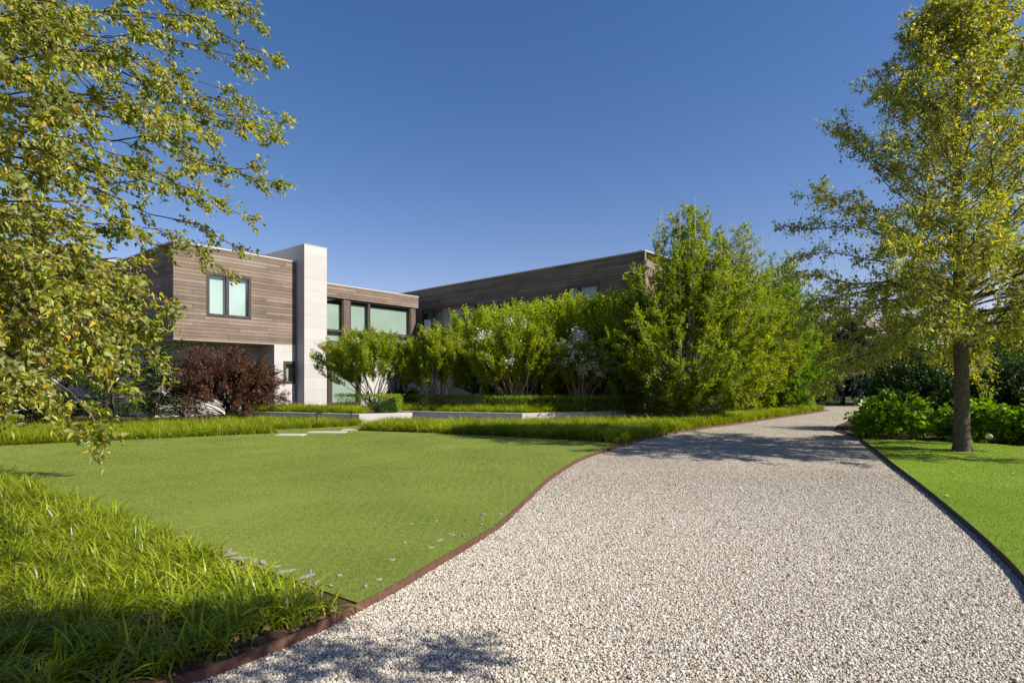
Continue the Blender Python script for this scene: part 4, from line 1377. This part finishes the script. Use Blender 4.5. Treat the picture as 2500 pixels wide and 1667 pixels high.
def far_house():
    p = AT(2205, 790, 62)
    x, y = p[0], p[1]
    root = empty("shingled_house", (x, y, 0), "distant shingled house with a gable glimpsed through the right linden", "house")
    fr = lambda u, v, z: (x + u, y + v, z)
    b = MB(); b.box(fr, -6, 1.5, 0, 8, 0, 6.2); b.build("wall", simple("cedar_shingle", (.22, .18, .145), .9, .1, 3, .2), root)
    b = MB()
    z0, z1 = 6.2, 8.6
    a = [fr(-6.3, -.3, z0), fr(1.8, -.3, z0), fr(1.8, 8.3, z0), fr(-6.3, 8.3, z0), fr(-6.3, 4, z1), fr(1.8, 4, z1)]
    b.quad(a[0], a[1], a[5], a[4]); b.quad(a[2], a[3], a[4], a[5])
    b.v += [a[1], a[2], a[5], a[3], a[0], a[4]]; k = len(b.v); b.f += [(k - 6, k - 5, k - 4), (k - 3, k - 2, k - 1)]
    b.build("roof", simple("cedar_roof", (.26, .22, .18), .9, .1, 4, .2), root)
    b = MB(); b.box(fr, 1.5, 1.7, -.05, .25, 0, 6.3); b.box(fr, 1.5, 1.62, .25, 8, 5.9, 6.25); b.build("corner_board", M['slab'], root)
    b = MB(); b.box(fr, -3, -2, -.06, -.001, 3.6, 5.2); b.build("window", M['trim'], root)
far_house()

# ------------------------------------------------------------------ lindens
def limb(p0, p1, sag, n=9, wob=.02):
    t = np.linspace(0, 1, n)[:, None]
    P = p0 * (1 - t) + p1 * t
    P[:, 2] += sag * 4 * (t * (1 - t))[:, 0]
    L = np.linalg.norm(p1 - p0)
    w_ = R.normal(0, wob * L, (n, 3)); w_[0] = 0; w_[-1] = 0
    w_ = (w_ + np.roll(w_, 1, 0) * .5); w_[0] = 0
    return P + w_

def along(P, t):
    x = np.clip(t, 0, .9999) * (len(P) - 1); i = x.astype(int); f = (x - i)[:, None]
    return P[i] * (1 - f) + P[i + 1] * f, norm(P[i + 1] - P[i])

class Linden:
    def __init__(s, root):
        s.root, s.T, s.sd = root, Tubes(), (.35, 1.0)
        s.tw0, s.tw1 = [], []
        s.tk = Tubes()
    def branch(s, P, r0, nsec, lsec, ntw, ltw, wind, ts=.25, r1=.006, tw_end=.35):
        s.T.add(P, np.linspace(r0, r1, len(P)), 6)
        t = ts + (1 - ts) * (np.arange(nsec) + R.random(nsec)) / nsec
        Q, D = along(P, t)
        for k in range(nsec):
            side = norm(np.cross(D[k], np.array([R.normal(0, .4), R.normal(0, .4), 1.0])))
            if k % 2: side = -side
            d = norm(D[k] * .9 + side * R.uniform(*s.sd) + wind + R.normal(0, .15, 3))
            L = lsec * R.uniform(.5, 1.15) * (1.1 - .5 * t[k])
            S2 = limb(Q[k], Q[k] + d * L, .05 * L, 5, .03)
            s.T.add(S2, np.linspace(max(.004, r0 * .28), .0025, 5), 4)
            tt = tw_end + (1 - tw_end) * R.random(ntw)
            q, dd = along(S2, tt)
            dn = norm(dd * .8 + rnd_dir(ntw) * .75 + wind * 1.2)
            s.tw0.append(q); s.tw1.append(q + dn * ltw * R.uniform(.5, 1.2, (ntw, 1)))
        # terminal twigs
        q, dd = along(P, .82 + .18 * R.random(ntw))
        dn = norm(dd * .9 + rnd_dir(ntw) * .6 + wind)
        s.tw0.append(q); s.tw1.append(q + dn * ltw * R.uniform(.5, 1.2, (ntw, 1)))
    def finish(s, nleaf, size, tpl, droop=.5, jit=.6, drop=None, bract=0):
        P0, P1 = np.vstack(s.tw0), np.vstack(s.tw1)
        if drop is not None:
            kp = ~drop(P1)
            P0, P1 = P0[kp], P1[kp]
        s.tk.build("trunk", M['bark'], s.root)
        s.T.build("branches", M['bark'], s.root)
        V, F = sticks(P0, P1, np.full(len(P0), .0028))
        mk("twigs", V, F, M['twig'], s.root)
        m = len(P0)
        q = R.random((m, nleaf, 1)) * 1.1
        LP = P0[:, None] * (1 - q) + P1[:, None] * q + R.normal(0, size * .45, (m, nleaf, 3))
        d = norm(P1 - P0)[:, None] * .6 + np.array([.25, 0, -droop]) + R.normal(0, .45, (m, nleaf, 3))
        LP, d, sz = LP.reshape(-1, 3), d.reshape(-1, 3), size * R.uniform(.5, 1.2, m * nleaf)
        if tpl is LEAF_HEART:                    # half of the leaves are folded by the wind
            k = R.random(len(LP)) < .5
            leaves("crown", LP[k], d[k], sz[k], tpl, M['linden'], s.root, .35, jit)
            leaves("folded_leaves", LP[~k], d[~k] + np.array([.3, 0, -.2]), sz[~k] * 1.15, LEAF_CURL, M['linden'], s.root, .1, jit)
        else:
            leaves("crown", LP, d, sz, tpl, M['linden'], s.root, .35, jit)
        if bract:                                # the narrow pale bracts and fruit stalks among the leaves
            q = R.random((m, bract, 1)) * 1.15
            LP = P0[:, None] * (1 - q) + P1[:, None] * q + R.normal(0, size * .5, (m, bract, 3))
            d = norm(P1 - P0)[:, None] * .5 + np.array([.35, 0, -.6]) + R.normal(0, .4, (m, bract, 3))
            k = R.uniform(.8, 1.2, (m * bract, 1)) * size
            leaves("bracts", LP.reshape(-1, 3), d.reshape(-1, 3), k * np.array([[.42, 1.05, 1.0]]), LEAF_FOLD, M['bract'], s.root, .35, .6)

LG = "lindens beside the drive"
def right_linden(x, y, label, name="linden_tree", nb=96, h=10.2, scale=1.0, leafn=8, zlo=2.3, lowb=34):
    root = empty(name, (x, y, .05), label, "tree", LG)
    t = Linden(root)
    zs = np.array([0, .12, .35, .8, 1.6, 2.6, 4.0, 5.6, 7.2, 8.6, 9.6]) * h / 10.2
    rr = np.array([.205, .178, .158, .146, .138, .128, .10, .075, .048, .027, .011]) * scale
    px = x + np.array([0, 0, 0, -.005, -.01, -.04, -.08, -.1, -.12, -.12, -.1])
    TP = np.c_[px, np.full(len(zs), y), zs + .03]
    t.tk.add(TP, rr, 12)
    Rz = [(1.8, 2.0), (2.6, 2.9), (3.4, 3.3), (4.3, 3.6), (5.2, 3.6), (6.4, 3.05), (7.6, 2.25), (8.6, 1.7), (9.4, 1.0), (10.1, .45)]
    za, ra = np.array(Rz).T
    for k in range(nb):
        f = (k + R.random()) / nb
        z0 = zlo + (9.4 * h / 10.2 - zlo) * f ** .92
        az = k * 2.39996 + R.normal(0, .25)
        elev = rad(14 + 48 * f ** .8 + R.normal(0, 6))
        # walk out until the envelope is met
        ze, re_ = z0, 0
        for L in np.linspace(.3, 4.6, 60):
            zz, r_ = z0 + L * math.sin(elev), L * math.cos(elev)
            if r_ > np.interp(zz * 10.2 / h, za, ra) * scale or zz > h: break
            ze, re_ = zz, r_
        q = R.uniform(.82, 1.04)
        ze, re_ = z0 + (ze - z0) * q, re_ * q
        L = math.hypot(ze - z0, re_)
        p0 = np.array([np.interp(z0, TP[:, 2], TP[:, 0]), y, z0])
        p1 = np.array([p0[0] + re_ * math.cos(az), y + re_ * math.sin(az), ze])
        if f < .22: p1[2] -= .6 * (1 - f / .22)
        P = limb(p0, p1, -.05 * L if f > .25 else .08 * L, 8, .018)
        r0 = np.interp(z0, zs, rr) * R.uniform(.16, .32)
        t.branch(P, max(.012, r0), int(6 + L * 2.9), .60, 5, .27, np.array([0, 0, .03]), ts=.16, r1=.005)
    for k in range(lowb):
        az = k * 2.4 + R.normal(0, .3); z0 = R.uniform(2.15, 4.3); L = R.uniform(2.0, 3.6)
        p0 = np.array([x, y, z0]); p1 = np.array([x + L * math.cos(az), y + L * math.sin(az), z0 - R.uniform(.2, .8)])
        t.branch(limb(p0, p1, .12 * L, 8, .018), .026, int(6 + L * 3), .6, 6, .28, np.array([0, 0, -.08]), ts=.12, r1=.004)
    t.finish(leafn, .088, LEAF_FOLD, .35, bract=4)
TX = G(2349, 1106)
right_linden(TX[0], TX[1], "tall linden with a grey trunk standing on the right side lawn beside the hydrangeas")

def left_linden():
    x, y = -8.6, 6.4
    root = empty("linden_tree", (x, y, .05), "near linden whose leafy windblown branches reach in from the left", "tree", LG)
    t = Linden(root)
    t.sd = (.15, .6)
    zs = np.array([0, .15, .4, 1, 2, 3.2, 4.6, 6, 7.5, 8.8])
    rr = np.array([.28, .23, .19, .17, .16, .15, .12, .085, .05, .02])
    t.tk.add(np.c_[np.full(10, x), np.full(10, y), zs], rr, 10)
    # targets: display pixels and depth
    T = [(470, 0, 6.6), (545, 8, 7.0), (600, 40, 7.4), (655, 95, 7.6), (702, 160, 7.7), (600, 165, 7.4), (530, 120, 6.8), (560, 215, 7.2),
         (650, 285, 7.6), (695, 300, 7.8), (698, 350, 7.9), (640, 330, 7.4), (655, 440, 7.9), (600, 400, 7.2), (540, 330, 6.6), (580, 515, 7.8), (520, 470, 7.0),
         (585, 610, 8.2), (570, 660, 8.2), (520, 610, 8.0), (490, 400, 6.4), (430, 300, 6.0), (470, 230, 6.4), (400, 180, 6.0), (350, 90, 6.0), (420, 60, 6.4), (300, 30, 5.6),
         (250, 140, 5.4), (330, 250, 5.6), (280, 340, 5.4), (370, 400, 5.8), (430, 440, 6.2), (200, 60, 5.0), (120, 30, 4.8), (80, 110, 4.8), (160, 220, 5.0), (60, 250, 4.6),
         (200, 330, 5.0), (100, 360, 4.8), (210, 430, 5.0), (300, 470, 5.6), (60, 470, 4.6), (150, 540, 4.8), (260, 550, 5.2), (330, 570, 5.6), (50, 600, 4.6),
         (130, 640, 4.6), (230, 650, 5.0), (330, 640, 5.2), (380, 680, 5.0), (440, 740, 5.0), (450, 800, 5.0), (400, 820, 4.8), (330, 780, 4.8), (250, 750, 4.6), (150, 740, 4.5),
         (60, 720, 4.3), (320, 860, 4.6), (330, 900, 4.6), (240, 850, 4.4), (150, 850, 4.3), (60, 840, 4.1), (220, 960, 4.3), (225, 990, 4.3), (150, 940, 4.1), (80, 920, 4.0), (20, 900, 4.0), (30, 960, 3.9),
         (140, 690, 4.7), (200, 700, 4.9), (270, 700, 5.0), (90, 790, 4.4), (190, 800, 4.6), (290, 820, 4.7), (110, 890, 4.3), (180, 900, 4.3), (350, 730, 5.1), (80, 660, 4.6), (10, 780, 4.2), (0, 520, 4.5), (-20, 300, 4.6), (-30, 100, 4.8), (-60, 650, 4.6), (40, 180, 4.6)]
    wind = np.array([.38, .10, -.30])
    for (px, py, d) in T:
        p1 = ATD(px - 45, py - 28, d)
        s_ = np.clip((py - 100) / 850, 0, 1)
        z0 = np.clip(p1[2] + np.hypot(p1[0] - x, p1[1] - y) * (.06 + .36 * s_) * R.uniform(.7, 1.2), 2.3, 8.4)
        p0 = np.array([x, y, z0])
        L = np.linalg.norm(p1 - p0)
        P = limb(p0, p1, .035 * L, 11, .024)
        t.branch(P, R.uniform(.016, .034), int(5 + L * .75), .46, 3, .24, wind, ts=.42, r1=.004, tw_end=.4)
    for k in range(14):                       # the part of the crown above and left of the picture
        az = R.uniform(0, 6.283); z0 = R.uniform(5.5, 8.4); L = R.uniform(2, 3.6) * (1 - .07 * z0)
        p0 = np.array([x, y, z0]); p1 = p0 + np.array([math.cos(az) * L - 1.2, math.sin(az) * L, L * .6])
        t.branch(limb(p0, p1, .1, 7, .02), .03, 9, .6, 5, .25, np.array([.1, 0, -.1]))
    t.finish(14, .060, LEAF_HEART, .55, .75, bract=8)
left_linden()
right_linden(3.15, .85, "linden beside the drive whose shadow falls across the nearest gravel", h=5.9, scale=.52, nb=34, leafn=8, zlo=3.1, lowb=0)
